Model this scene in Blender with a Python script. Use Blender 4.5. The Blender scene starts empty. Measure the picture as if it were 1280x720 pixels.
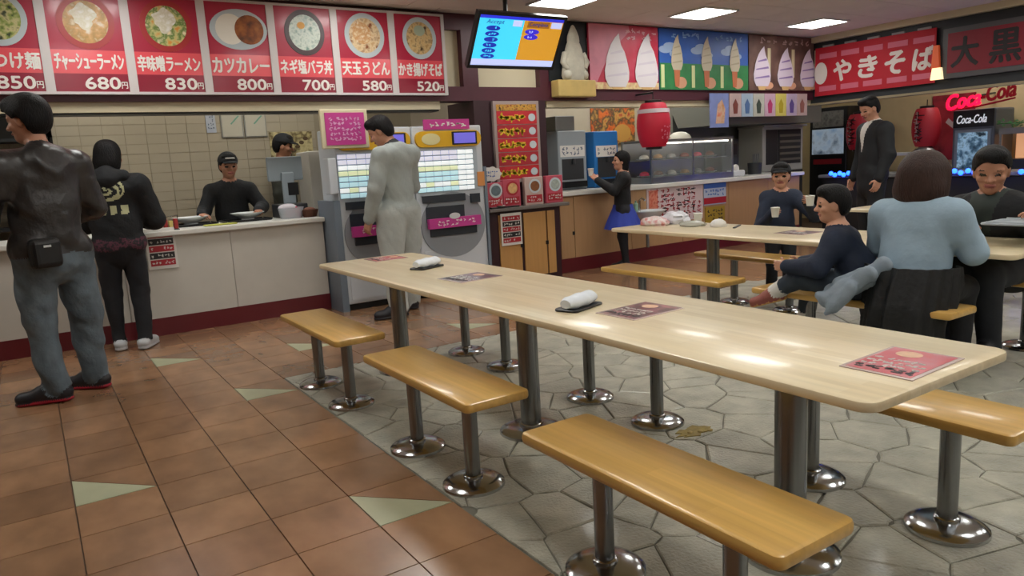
import bpy, bmesh, math, random
import numpy as np
from mathutils import Vector, Matrix

# ------------------------------------------------------------------ camera, world, exposure
scene = bpy.context.scene
col = scene.collection
CAM_H = 1.28
YAW, PITCH, ROLL = math.radians(32.98), math.radians(9.74), math.radians(-3.2)
cd = bpy.data.cameras.new('camera'); cam = bpy.data.objects.new('camera', cd); col.objects.link(cam)
cd.sensor_width = 36.0; cd.lens = 917.8/1280*36; cd.clip_start = 0.05
_F = Vector((math.sin(YAW)*math.cos(PITCH), math.cos(YAW)*math.cos(PITCH), -math.sin(PITCH)))
_R0 = Vector((math.cos(YAW), -math.sin(YAW), 0)); _U0 = _R0.cross(_F)
_R = _R0*math.cos(ROLL)+_U0*math.sin(ROLL); _U = -_R0*math.sin(ROLL)+_U0*math.cos(ROLL)
cam.matrix_world = Matrix(((_R.x,_U.x,-_F.x,0),(_R.y,_U.y,-_F.y,0),(_R.z,_U.z,-_F.z,CAM_H),(0,0,0,1)))
scene.camera = cam
world = bpy.data.worlds.new('world'); scene.world = world; world.use_nodes = True
world.node_tree.nodes['Background'].inputs[0].default_value = (0.62,0.66,0.7,1)
world.node_tree.nodes['Background'].inputs[1].default_value = 0.05
scene.view_settings.view_transform = 'Standard'; scene.view_settings.look = 'None'
scene.view_settings.gamma = 1.0; scene.view_settings.use_curve_mapping = False
scene.view_settings.exposure = 0.0
scene.cycles.use_denoising = True
scene.cycles.max_bounces = 7
scene.cycles.sample_clamp_indirect = 4.0
LAMP = 20.0        # strength of the ceiling troffers
random.seed(7)
NPR = np.random.RandomState(5)

# ------------------------------------------------------------------ materials
def lin(c):
    return tuple((x/12.92 if x <= .04045 else ((x+.055)/1.055)**2.4) for x in c)
def hexc(h):
    h = h.lstrip('#'); return lin(tuple(int(h[i:i+2],16)/255 for i in (0,2,4)))
_mats = {}
def mat(name, hx='#808080', rough=.5, metal=0., emit=0., ehx=None, var=0., vscale=8., vstretch=(1,1,1), bump=0., bscale=60., coat=0., trans=0., alpha=1., rnd=0., spec=None):
    if name in _mats: return _mats[name]
    m = bpy.data.materials.new(name); m.use_nodes = True; _mats[name] = m
    nt = m.node_tree; b = nt.nodes['Principled BSDF']; L = nt.links
    c = hexc(hx)
    b.inputs['Base Color'].default_value = (*c,1); b.inputs['Roughness'].default_value = rough
    b.inputs['Metallic'].default_value = metal
    if spec is not None: b.inputs['Specular IOR Level'].default_value = spec
    if coat: b.inputs['Coat Weight'].default_value = coat; b.inputs['Coat Roughness'].default_value = .12
    if trans: b.inputs['Transmission Weight'].default_value = trans
    if alpha < 1: b.inputs['Alpha'].default_value = alpha
    if emit:
        b.inputs['Emission Color'].default_value = (*hexc(ehx or hx),1); b.inputs['Emission Strength'].default_value = emit
    tc = nt.nodes.new('ShaderNodeTexCoord'); mp = nt.nodes.new('ShaderNodeMapping')
    mp.inputs['Scale'].default_value = vstretch; L.new(tc.outputs['Object'], mp.inputs['Vector'])
    src = None
    if var:
        n = nt.nodes.new('ShaderNodeTexNoise'); n.inputs['Scale'].default_value = vscale; n.inputs['Detail'].default_value = 4
        L.new(mp.outputs[0], n.inputs['Vector'])
        mr = nt.nodes.new('ShaderNodeMapRange'); mr.inputs['From Min'].default_value=.25; mr.inputs['From Max'].default_value=.75
        mr.inputs['To Min'].default_value = 1-var; mr.inputs['To Max'].default_value = 1+var
        L.new(n.outputs['Fac'], mr.inputs['Value'])
        src = mr.outputs[0]
    if rnd:
        oi = nt.nodes.new('ShaderNodeObjectInfo'); mr2 = nt.nodes.new('ShaderNodeMapRange')
        mr2.inputs['To Min'].default_value = 1-rnd; mr2.inputs['To Max'].default_value = 1+rnd
        L.new(oi.outputs['Random'], mr2.inputs['Value'])
        if src is None: src = mr2.outputs[0]
        else:
            mu = nt.nodes.new('ShaderNodeMath'); mu.operation='MULTIPLY'; L.new(src,mu.inputs[0]); L.new(mr2.outputs[0],mu.inputs[1]); src = mu.outputs[0]
    if src is not None:
        vm = nt.nodes.new('ShaderNodeVectorMath'); vm.operation='SCALE'; vm.inputs[0].default_value = c
        L.new(src, vm.inputs['Scale']); L.new(vm.outputs[0], b.inputs['Base Color'])
    if bump:
        n = nt.nodes.new('ShaderNodeTexNoise'); n.inputs['Scale'].default_value = bscale; n.inputs['Detail'].default_value = 3
        L.new(mp.outputs[0], n.inputs['Vector'])
        bp = nt.nodes.new('ShaderNodeBump'); bp.inputs['Strength'].default_value = bump; bp.inputs['Distance'].default_value=.01
        L.new(n.outputs['Fac'], bp.inputs['Height']); L.new(bp.outputs[0], b.inputs['Normal'])
    return m
def mat_wood(name, c1, c2, rough, strip, length, along='y', grain=.12, coat=.3):
    """strip-laminated board: strips with slightly different tone plus stretched grain"""
    m = mat(name, c1, rough, coat=coat); nt = m.node_tree; L = nt.links; b = nt.nodes['Principled BSDF']
    tc = nt.nodes.new('ShaderNodeTexCoord'); mp = nt.nodes.new('ShaderNodeMapping'); L.new(tc.outputs['Object'], mp.inputs[0])
    if along == 'y': mp.inputs['Rotation'].default_value = (0,0,math.pi/2)
    if along == 'z': mp.inputs['Rotation'].default_value = (0,math.pi/2,0)
    br = nt.nodes.new('ShaderNodeTexBrick'); L.new(mp.outputs[0], br.inputs['Vector'])
    br.inputs['Color1'].default_value = (*hexc(c1),1); br.inputs['Color2'].default_value = (*hexc(c2),1)
    br.inputs['Mortar'].default_value = (*hexc(c2),1); br.inputs['Scale'].default_value = 1
    br.inputs['Mortar Size'].default_value = 0.0; br.inputs['Brick Width'].default_value = length; br.inputs['Row Height'].default_value = strip
    mp2 = nt.nodes.new('ShaderNodeMapping'); mp2.inputs['Scale'].default_value = (2.2,45,45); L.new(mp.outputs[0], mp2.inputs[0])
    n = nt.nodes.new('ShaderNodeTexNoise'); n.inputs['Scale'].default_value = 1.0; n.inputs['Detail'].default_value = 5; L.new(mp2.outputs[0], n.inputs['Vector'])
    mr = nt.nodes.new('ShaderNodeMapRange'); mr.inputs['From Min'].default_value=.3; mr.inputs['From Max'].default_value=.7
    mr.inputs['To Min'].default_value = 1-grain; mr.inputs['To Max'].default_value = 1+grain; L.new(n.outputs['Fac'], mr.inputs[0])
    vm = nt.nodes.new('ShaderNodeVectorMath'); vm.operation='SCALE'; L.new(br.outputs['Color'], vm.inputs[0]); L.new(mr.outputs[0], vm.inputs['Scale'])
    L.new(vm.outputs[0], b.inputs['Base Color'])
    return m
def mat_mix(name, cols, rough=.5, scale=20, stretch=(1,1,1), bump=0, emit=0, coat=0):
    """patchy print or food colour: noise through a colour ramp"""
    if name in _mats: return _mats[name]
    m = mat(name, cols[0], rough, coat=coat); nt = m.node_tree; L = nt.links; b = nt.nodes['Principled BSDF']
    tc = nt.nodes.new('ShaderNodeTexCoord'); mp = nt.nodes.new('ShaderNodeMapping'); mp.inputs['Scale'].default_value = stretch
    L.new(tc.outputs['Object'], mp.inputs[0])
    n = nt.nodes.new('ShaderNodeTexNoise'); n.inputs['Scale'].default_value = scale; n.inputs['Detail'].default_value = 3; L.new(mp.outputs[0], n.inputs['Vector'])
    r = nt.nodes.new('ShaderNodeValToRGB'); L.new(n.outputs['Fac'], r.inputs[0])
    el = r.color_ramp.elements
    k = len(cols)
    while len(el) < k: el.new(.5)
    for i,c in enumerate(cols):
        el[i].position = .3+.4*i/max(1,k-1); el[i].color = (*hexc(c),1)
    L.new(r.outputs[0], b.inputs['Base Color'])
    if emit: L.new(r.outputs[0], b.inputs['Emission Color']); b.inputs['Emission Strength'].default_value = emit
    if bump:
        bp = nt.nodes.new('ShaderNodeBump'); bp.inputs['Strength'].default_value = bump; bp.inputs['Distance'].default_value=.01
        L.new(n.outputs['Fac'], bp.inputs['Height']); L.new(bp.outputs[0], b.inputs['Normal'])
    return m

M_chrome = mat('chrome','#b4b6b8',.16,1.0)
M_leg = mat('brushed_steel_tube','#8b8d90',.26,1.0)
M_steel = mat('stainless_steel','#8f9190',.34,.9,var=.08,vscale=5)
M_white = mat('white_plastic','#cfd2d4',.4)
M_black = mat('black_plastic','#0d0e10',.35)
M_darkgrey = mat('dark_grey_plastic','#2b2d30',.45)
M_seat = mat_wood('bench_wood','#d4aa60','#c59b50',.32,.055,.5,'y',.10,.35)
M_table = mat_wood('table_wood','#e6d6b4','#d9c6a0',.34,.045,.6,'y',.06,.30)
M_purple = mat('maroon_paint','#4e1f2c',.45,var=.08,vscale=3)
M_purple_d = mat('dark_maroon_laminate','#331820',.4,var=.08,vscale=3)
M_base_red = mat('red_skirting','#611a22',.35)
M_cream = mat('cream_paint','#cfc3a5',.55)

# ------------------------------------------------------------------ mesh helpers
ORG = {}
def org(o): return ORG.get(o.name, Vector((0,0,0))) if o else Vector((0,0,0))
def tag(o, label=None, cat=None, group=None, kind=None):
    if label: o['label'] = label
    if cat: o['category'] = cat
    if group: o['group'] = group
    if kind: o['kind'] = kind
    return o
def thing(name, label, cat, loc=(0,0,0), group=None):
    o = bpy.data.objects.new(name, None); col.objects.link(o); o.location = loc; o.empty_display_size = .1
    ORG[o.name] = Vector(loc); tag(o, label, cat, group); return o
def link_mesh(name, me, parent=None, loc=None):
    o = bpy.data.objects.new(name, me); col.objects.link(o)
    if parent: o.parent = parent; ORG[o.name] = org(parent)
    if loc is not None: o.location = loc
    return o
class MB:
    def __init__(s): s.v=[]; s.f=[]; s.m=[]
    def add(s, vs, fs, m=0):
        k=len(s.v); s.v += [tuple(p) for p in vs]; s.f += [tuple(i+k for i in f) for f in fs]; s.m += [m]*len(fs); return s
    def box(s,x0,x1,y0,y1,z0,z1,m=0):
        return s.add([(x0,y0,z0),(x1,y0,z0),(x1,y1,z0),(x0,y1,z0),(x0,y0,z1),(x1,y0,z1),(x1,y1,z1),(x0,y1,z1)],
              [(3,2,1,0),(4,5,6,7),(0,1,5,4),(1,2,6,5),(2,3,7,6),(3,0,4,7)],m)
    def rbox(s,x0,x1,y0,y1,z0,z1,r=.01,seg=2,m=0):
        bm=bmesh.new(); bmesh.ops.create_cube(bm,size=1)
        for v in bm.verts: v.co=Vector(((x0+x1)/2+v.co.x*(x1-x0),(y0+y1)/2+v.co.y*(y1-y0),(z0+z1)/2+v.co.z*(z1-z0)))
        bmesh.ops.bevel(bm,geom=bm.edges[:],offset=r,segments=seg,affect='EDGES',profile=.5)
        return s.bm(bm,m)
    def bm(s,bm,m=0):
        bm.verts.index_update(); s.add([v.co[:] for v in bm.verts],[[v.index for v in f.verts] for f in bm.faces],m); bm.free(); return s
    def cyl(s,p0,p1,r0,r1=None,n=20,m=0,caps=True):
        r1=r0 if r1 is None else r1; p0=Vector(p0);p1=Vector(p1); d=(p1-p0).normalized(); a=d.orthogonal().normalized(); b=d.cross(a)
        vs=[];
        for p,r in ((p0,r0),(p1,r1)):
            for i in range(n):
                t=2*math.pi*i/n; vs.append(p+a*(r*math.cos(t))+b*(r*math.sin(t)))
        fs=[(i,(i+1)%n,n+(i+1)%n,n+i) for i in range(n)]
        if caps: fs += [tuple(range(n-1,-1,-1)),tuple(range(n,2*n))]
        return s.add(vs,fs,m)
    def lathe(s,c,prof,n=28,m=0,sx=1.,sy=1.):
        vs=[];fs=[];k=len(prof)
        for r,z in prof:
            for i in range(n):
                t=2*math.pi*i/n; vs.append((c[0]+sx*r*math.cos(t),c[1]+sy*r*math.sin(t),c[2]+z))
        for j in range(k-1):
            for i in range(n): fs.append((j*n+i,j*n+(i+1)%n,(j+1)*n+(i+1)%n,(j+1)*n+i))
        if prof[0][0]>1e-4: fs.append(tuple(range(n-1,-1,-1)))
        if prof[-1][0]>1e-4: fs.append(tuple((k-1)*n+i for i in range(n)))
        return s.add(vs,fs,m)
    def tube(s,path,r,n=10,m=0):
        path=[Vector(p) for p in path]; vs=[];fs=[];k=len(path); a=None
        for j,p in enumerate(path):
            d=(path[min(j+1,k-1)]-path[max(j-1,0)]).normalized()
            if a is None: a=d.orthogonal().normalized()
            a=(a-d*a.dot(d)).normalized(); b=d.cross(a); rr=r[j] if isinstance(r,(list,tuple)) else r
            for i in range(n):
                t=2*math.pi*i/n; vs.append(p+a*(rr*math.cos(t))+b*(rr*math.sin(t)))
        for j in range(k-1):
            for i in range(n): fs.append((j*n+i,j*n+(i+1)%n,(j+1)*n+(i+1)%n,(j+1)*n+i))
        fs += [tuple(range(n-1,-1,-1)),tuple((k-1)*n+i for i in range(n))]
        return s.add(vs,fs,m)
    def poly(s,pts,fr,d0,d1,m=0):
        """2-D outline pts (u,v) in frame fr=(origin,right,up), extruded along right x up from d0 to d1"""
        o,r,u=[Vector(q) for q in fr]; nn=r.cross(u); n=len(pts)
        vs=[o+r*p[0]+u*p[1]+nn*d0 for p in pts]+[o+r*p[0]+u*p[1]+nn*d1 for p in pts]
        fs=[tuple(range(n-1,-1,-1)),tuple(range(n,2*n))]+[(i,(i+1)%n,n+(i+1)%n,n+i) for i in range(n)]
        return s.add(vs,fs,m)
    def rect(s,u0,u1,v0,v1,fr,d0,d1,m=0): return s.poly([(u0,v0),(u1,v0),(u1,v1),(u0,v1)],fr,d0,d1,m)
    def oval(s,cu,cv,ru,rv,fr,d0,d1,n=28,m=0,rot=0):
        c,q=math.cos(rot),math.sin(rot); pts=[]
        for i in range(n):
            a=2*math.pi*i/n; x=ru*math.cos(a); y=rv*math.sin(a); pts.append((cu+c*x-q*y,cv+q*x+c*y))
        return s.poly(pts,fr,d0,d1,m)
    def ell(s,c,r,nu=18,nv=10,m=0):
        prof=[(max(1e-5,math.sin(math.pi*j/nv)),-math.cos(math.pi*j/nv)) for j in range(nv+1)]
        vs=[];fs=[]
        for q,z in prof:
            for i in range(nu):
                t=2*math.pi*i/nu; vs.append((c[0]+r[0]*q*math.cos(t),c[1]+r[1]*q*math.sin(t),c[2]+r[2]*z))
        for j in range(nv):
            for i in range(nu): fs.append((j*nu+i,j*nu+(i+1)%nu,(j+1)*nu+(i+1)%nu,(j+1)*nu+i))
        return s.add(vs,fs,m)
    def mesh(s,name,mats,off=Vector((0,0,0)),smooth=False):
        me=bpy.data.meshes.new(name); me.from_pydata([(p[0]-off.x,p[1]-off.y,p[2]-off.z) for p in s.v],[],s.f)
        for m in (mats if isinstance(mats,(list,tuple)) else [mats]): me.materials.append(m)
        me.polygons.foreach_set('material_index',s.m)
        if smooth: smooth_me(me)
        me.update(); return me
    def build(s,name,mats,parent=None,smooth=False):
        if parent is not None: return link_mesh(name,s.mesh(name,mats,org(parent),smooth),parent)
        v=np.array(s.v); lo=v.min(0); hi=v.max(0); c=Vector(((lo[0]+hi[0])/2,(lo[1]+hi[1])/2,lo[2]))
        o=link_mesh(name,s.mesh(name,mats,c,smooth)); o.location=c; ORG[o.name]=c; return o
def smooth_me(me, ang=40):
    me.polygons.foreach_set('use_smooth',[True]*len(me.polygons)); me.set_sharp_from_angle(angle=math.radians(ang))
def copy_tree(o,parent=None):
    c=o.copy(); col.objects.link(c)
    if parent: c.parent=parent
    for ch in list(o.children): copy_tree(ch,c)
    return c
_dg=None
def lettering(s, parent, material, fr, w, h, depth=.004, name='lettering', bold=.02, shear=0., d0=.0, keep=False):
    """text as thin solid letters centred on the frame origin and fitted to w x h"""
    cu=bpy.data.curves.new('t','FONT'); cu.body=s; cu.extrude=.05; cu.shear=shear; cu.resolution_u=3; cu.fill_mode='BOTH'
    t=bpy.data.objects.new('t',cu); col.objects.link(t)
    dg=bpy.context.evaluated_depsgraph_get(); me=bpy.data.meshes.new_from_object(t.evaluated_get(dg)); bpy.data.objects.remove(t); bpy.data.curves.remove(cu)
    n=len(me.vertices); co=np.empty(n*3); me.vertices.foreach_get('co',co); co=co.reshape(n,3)
    if n==0: return None
    lo=co.min(0); hi=co.max(0); su=w/max(1e-6,hi[0]-lo[0]); sv=h/max(1e-6,hi[1]-lo[1])
    if keep: su=sv=min(su,sv)
    o,r,u=[np.array(q,float) for q in fr]; nn=np.cross(r,u)
    uu=(co[:,0]-(lo[0]+hi[0])/2)*su; vv=(co[:,1]-(lo[1]+hi[1])/2)*sv; dd=d0+(co[:,2]-lo[2])/max(1e-6,hi[2]-lo[2])*depth
    P=o+uu[:,None]*r+vv[:,None]*u+dd[:,None]*nn-np.array(org(parent))
    bd_=bold*sv*.8
    me.vertices.foreach_set('co',P.ravel()); me.materials.clear(); me.materials.append(material); me.update()
    if bold>.001:
        bm=bmesh.new(); bm.from_mesh(me); g0=bm.verts[:]+bm.edges[:]+bm.faces[:]
        for q,(a_,b_) in enumerate(((bd_,0),(-bd_,0),(0,bd_),(0,-bd_))):
            dv=Vector(r*a_+u*b_+nn*(.0002*(q+1))); ex=bmesh.ops.duplicate(bm,geom=g0)
            for z in ex['geom']:
                if isinstance(z,bmesh.types.BMVert): z.co+=dv
        bm.to_mesh(me); bm.free()
    ob=link_mesh(name,me,parent); return ob
def scribble(parent, material, fr, w, h, rows, cols, seed=1, d0=.0, depth=.002, name='printed_lines', fill=.75, sz=.7):
    """illegible small print: short strokes laid out in rows"""
    rn=random.Random(seed); mb=MB(); cw=w/cols; ch=h/rows
    for j in range(rows):
        for i in range(cols):
            if rn.random()>fill: continue
            cx=-w/2+(i+.5)*cw; cy=-h/2+(j+.5)*ch
            for k in range(3):
                a=rn.choice((0,0,math.pi/2,.6,-.6)); l=cw*sz*.5*rn.uniform(.5,1); tt=ch*.09
                x=cx+rn.uniform(-.22,.22)*cw; y=cy+rn.uniform(-.28,.28)*ch
                if abs(math.sin(a))>.5: l=min(l,ch*sz*.5)
                c,q=math.cos(a),math.sin(a)
                pts=[(x+c*p-q*t,y+q*p+c*t) for p,t in ((-l,-tt),(l,-tt),(l,tt),(-l,tt))]
                mb.poly(pts,fr,d0,d0+depth)
    return tag(mb.build(name,material,parent),kind='stuff')
FY=lambda x,y,z: ((x,y,z),(1,0,0),(0,0,1))       # frame on a surface facing -Y
FX=lambda x,y,z: ((x,y,z),(0,-1,0),(0,0,1))      # frame on a surface facing -X
FZ=lambda x,y,z: ((x,y,z),(1,0,0),(0,1,0))       # lying flat, read from -Y
FL=lambda x,y,z: ((x,y,z),(0,-1,0),(1,0,0))      # lying flat, read from -X
# ------------------------------------------------------------------ the setting
YW, YB, ZC, XR = 6.70, 8.60, 2.78, 9.70
M_grout = mat('tile_grout','#6e5845',.8)
M_tile = mat('terracotta_tile','#926e51',.26,var=.26,vscale=3.2,vstretch=(1.6,1,1),bump=.08,bscale=9,rnd=.17,coat=.3)
for _n in list(M_tile.node_tree.nodes):      # continuous stains across the tiles
    if _n.type=='MAPPING':
        _g=M_tile.node_tree.nodes.new('ShaderNodeNewGeometry'); M_tile.node_tree.links.new(_g.outputs['Position'],_n.inputs['Vector'])
M_inlay = mat('pale_inlay_tile','#a9aa8c',.35,var=.08)
M_stone = mat('flagstone_vinyl','#a9a798',.38,var=.26,vscale=9,bump=.7,bscale=75,rnd=.06,coat=.2)
M_joint = mat('flagstone_joint','#716f64',.7)
M_wall = mat('wall_paint','#b9ad98',.7,var=.04)
M_ceil = mat('ceiling_board','#e0d6ce',.8,var=.05,vscale=3)
M_ceilgap = mat('ceiling_gap','#6d625e',.8)

flo = tag(MB().box(-5,12,-5,9,-.08,-.010).build('floor',M_grout),kind='structure')
TX, TY, TX0, TY0 = .305, .32, 0.0, 2.38
MATX, MATY = 1.225, 4.72
inl = {(0,3):'bl', (3,0):'bl', (3,6):'bl', (2,10):'bl', (-2,7):'bl', (5,9):'bl', (9,8):'bl', (-3,11):'bl', (13,10):'bl', (18,9):'bl', (22,11):'bl'}
tiles=[]
for i in range(-10,32):
    for j in range(-9,14):
        x0=TX0+i*TX; y0=TY0+j*TY; x1=x0+TX; y1=y0+TY
        cx,cy=(x0+x1)/2,(y0+y1)/2
        if cx>MATX and cy<MATY: continue
        if cy>6.75: continue
        tiles.append((math.hypot(cx,cy),i,j,x0,y0,x1,y1))
def in_view(x,y,z=0,mx=1.08):
    d=Vector((x,y,z-CAM_H)); w=d.dot(_F)
    if w<.3: return False
    return abs(d.dot(_R)/w)<.697*mx and abs(d.dot(_U)/w)<.392*mx
tiles.sort()
def tile_pts(x0,y0,x1,y1):
    g=.0025; x0=max(x0,-9)+g; y0+=g; x1-=g; y1=min(y1,6.78)-g
    return x0,y0,x1,y1
fm=MB().box(-TX/2+.0025,TX/2-.0025,-TY/2+.0025,TY/2-.0025,-.012,0); fme=fm.mesh('tile',M_tile)
bl=lambda a,b: MB().poly([(-TX/2+.003,-TY/2+.003),(TX/2-.006,-TY/2+.003),(-TX/2+.003,TY/2-.006)],((0,0,0),(1,0,0),(0,1,0)),-.012,0)
tr=MB().poly([(TX/2-.003,-TY/2+.006),(TX/2-.003,TY/2-.003),(-TX/2+.006,TY/2-.003)],((0,0,0),(1,0,0),(0,1,0)),-.012,0)
blme=bl(0,0).mesh('tile_inlay',M_inlay); trme=tr.mesh('tile_half',M_tile)
rest=MB(); nt_=0; JY=round((MATY-TY0)/TY)
for d,i,j,x0,y0,x1,y1 in tiles:
    cx,cy=(x0+x1)/2,(y0+y1)/2
    vis=in_view(cx,cy) and not (cy>6.72)
    if vis and nt_<300:
        nt_+=1
        if (i,j) in inl:
            link_mesh('tile_inlay',blme,flo).location=(cx-org(flo).x,cy-org(flo).y,-org(flo).z)
            link_mesh('tile',trme,flo).location=(cx-org(flo).x,cy-org(flo).y,-org(flo).z)
        else:
            link_mesh('tile',fme,flo).location=(cx-org(flo).x,cy-org(flo).y,-org(flo).z)
    else:
        a,b,c,e=tile_pts(x0,y0,x1,y1); rest.box(a,c,b,e,-.012,0)
tag(rest.build('tile_field',M_tile,flo),kind='stuff')
# kitchen floors behind the counters
# flagstone-pattern paving under the tables: Voronoi stones with recessed joints
def clip(poly,nx,ny,c):
    out=[]; k=len(poly)
    for a in range(k):
        p,q=poly[a],poly[(a+1)%k]; dp=p[0]*nx+p[1]*ny-c; dq=q[0]*nx+q[1]*ny-c
        if dp<=0: out.append(p)
        if (dp<0)!=(dq<0) and dp!=dq:
            t=dp/(dp-dq); out.append((p[0]+(q[0]-p[0])*t,p[1]+(q[1]-p[1])*t))
    return out
MY0=0.2
SX,SY=.255,.215
seeds=[]
for i in range(0,31):
    for j in range(-1,22):
        seeds.append((MATX-.1+(i+.5*(j%2))*SX+NPR.uniform(-.12,.12), MY0+j*SY+NPR.uniform(-.11,.11)))
seeds=[q for q in seeds if NPR.uniform()>.16]; sd=np.array(seeds); cells=[]
for k,(x,y) in enumerate(seeds):
    if x<MATX-.15 or x>XR-.6 or y>MATY+.2: continue
    P=[(MATX+.004,MY0-.4),(XR-.2,MY0-.4),(XR-.2,MATY-.004),(MATX+.004,MATY-.004)]
    dd=np.hypot(sd[:,0]-x,sd[:,1]-y); nb=np.argsort(dd)[1:16]
    for q in nb:
        nx,ny=sd[q]-sd[k]; l=math.hypot(nx,ny); nx/=l; ny/=l
        P=clip(P,nx,ny,nx*(x+sd[q][0])/2+ny*(y+sd[q][1])/2-.0024)
        if len(P)<3: break
    if len(P)>=3:
        a=sum(P[u][0]*P[(u+1)%len(P)][1]-P[(u+1)%len(P)][0]*P[u][1] for u in range(len(P)))/2
        if a>.004: cells.append((P,x,y))
cells.sort(key=lambda c: math.hypot(c[1],c[2]))
def stone(mb,P,z):
    # slightly rounded rim: top ring inset by 5 mm
    cx=sum(p[0] for p in P)/len(P); cy=sum(p[1] for p in P)/len(P); n=len(P)
    # wavy outline: midpoints bulge
    Q=[]
    for a in range(n):
        p,q=P[a],P[(a+1)%n]; Q.append(p); mx,my=(p[0]+q[0])/2,(p[1]+q[1])/2
        s_=1-.02*((a*7+n)%3); Q.append((cx+(mx-cx)*s_,cy+(my-cy)*s_))
    n=len(Q); ins=lambda p,f:(cx+(p[0]-cx)*f,cy+(p[1]-cy)*f)
    vs=[(p[0],p[1],-.010) for p in Q]+[(p[0],p[1],z-.004) for p in Q]+[(*ins(p,.955),z) for p in Q]
    fs=[(a,(a+1)%n,n+(a+1)%n,n+a) for a in range(n)]+[(n+a,n+(a+1)%n,2*n+(a+1)%n,2*n+a) for a in range(n)]+[tuple(2*n+a for a in range(n))]
    mb.add(vs,fs)
rest=MB(); ns=0
for P,x,y in cells:
    z=.0+NPR.uniform(-.0012,.0004)
    if in_view(x,y) and ns<290:
        ns+=1; m=MB(); stone(m,P,z); m.build('flagstone',M_stone,flo)
    elif in_view(x,y,0,1.6): stone(rest,P,z)
tag(rest.build('flagstone_field',M_stone,flo),kind='stuff')
MB().box(MATX,XR-.2,MY0-.6,MATY,-.0102,-.0085).build('paving_bed',M_joint,flo)

cei = tag(MB().box(-5,12,-5,9,ZC+.015,ZC+.08).build('ceiling',M_ceilgap),kind='structure')
LX=[-3.25,-1.3,.65,2.6,4.58,6.5,8.56]; LYs=[5.85,3.45,1.05,-1.35,-3.75]
lights=[(x,y) for y in LYs for x in LX if not (y<5 and x<0)]
# ceiling boards, cut out around nothing: the troffers hang flush under them
bw,bl_=1.30,.60
cm=MB().box(-bw/2+.004,bw/2-.004,-bl_/2+.004,bl_/2-.004,0,.012).mesh('ceiling_board',M_ceil)
rest=MB()
for i in range(-4,10):
    for j in range(-9,15):
        cx=i*bw+.35*(j%2); cy=j*bl_+.25
        if cx>11.6 or cy>8.7: continue
        if cy>3.0 and 1.5<cx<10.5 and cy<7.0:
            link_mesh('ceiling_board',cm,cei).location=(cx-org(cei).x,cy-org(cei).y,ZC-org(cei).z)
        else: rest.box(cx-bw/2+.004,cx+bw/2-.004,cy-bl_/2+.004,cy+bl_/2-.004,ZC,ZC+.012)
tag(rest.build('ceiling_board_field',M_ceil,cei),kind='stuff')
M_diff=mat('lit_diffuser','#ffffff',.5,emit=LAMP,ehx='#fbfbf6')
M_lframe=mat('troffer_frame','#d8d8d6',.5)
tf=MB(); w=.27
tf.box(-w,w,-w,-w+.02,-.02,0).box(-w,w,w-.02,w,-.02,0).box(-w,-w+.02,-w+.02,w-.02,-.02,0).box(w-.02,w,-w+.02,w-.02,-.02,0)
tfm=tf.mesh('frame',M_lframe); tdm=MB().box(-w+.02,w-.02,-w+.02,w-.02,-.014,-.004).mesh('diffuser',M_diff)
def troffer(x,y,lab,z=ZC):
    t=thing('ceiling_light',lab,'ceiling light',(x,y,z),'square ceiling lights'); link_mesh('frame',tfm,t); link_mesh('diffuser',tdm,t)
for x,y in lights:
    if (x,y)==(4.58,5.85): l='square lit ceiling light above and behind the hanging monitor'
    elif (x,y)==(6.5,5.85): l='square lit ceiling light in front of the pink soft-serve poster'
    elif (x,y)==(8.56,5.85): l='square lit ceiling light in front of the purple soft-serve poster'
    else: l='square lit ceiling light outside the picture'
    troffer(x,y,l)
for x,y in ((.5,7.55),(2.4,7.55),(6.0,7.75),(7.4,7.75),(8.8,7.75)): troffer(x,y,'square lit ceiling light outside the picture')
troffer(10.7,5.0,'square lit ceiling light outside the picture'); troffer(10.7,3.0,'square lit ceiling light outside the picture')

tag(MB().box(-5,12,YB,YB+.1,0,ZC).build('wall_back',M_wall),kind='structure'); wb=bpy.data.objects['wall_back']
tag(MB().box(-5.1,-5,-5,YB,0,ZC).build('wall_left',M_wall),kind='structure')
tag(MB().box(-5,12,-5.1,-5,0,ZC).build('wall_rear',M_wall),kind='structure')
M_creamwall=mat('stall_cream_wall','#c9b486',.6,var=.05)
tag(MB().box(11.6,11.7,-5,YB,0,ZC).build('wall_right',M_creamwall),kind='structure')
# glazed wall tiles behind the left kitchen
M_wtile=mat('kitchen_wall_tile','#b0a590',.35,rnd=.03)
tw,th=.20,.10
wm=MB().box(-tw/2+.003,tw/2-.003,0,.01,-th/2+.003,th/2-.003).mesh('wall_tile',M_wtile)
for i in range(17):
    for j in range(14):
        x=-.35+i*tw; z=.92+j*th
        if x>2.9 or z>2.3: continue
        link_mesh('wall_tile',wm,wb).location=(x-org(wb).x,YB-.01-org(wb).y,z-org(wb).z)
MB().box(-5,4.2,YB-.004,YB+.001,0,2.4).build('tile_bed',mat('wall_tile_grout','#a0957f',.8),wb)

# fascia over the openings
fas=tag(MB().box(-5,XR+.1,YW+.08,YW+.2,1.95,ZC).build('trim_1',M_cream),kind='structure')
def part(n,parent,m,*b): return MB().box(*b).build(n,m,parent)
part('top_band',fas,M_purple,-5,XR,YW+.02,YW+.08,2.62,ZC)
part('bottom_beam',fas,M_purple,-5,XR,YW-.02,YW+.22,1.92,2.06)
part('upright',fas,M_purple,3.90,4.08,YW,YW+.08,2.06,2.62)
part('upright',fas,M_purple,4.86,5.03,YW,YW+.08,2.06,2.62)
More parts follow.
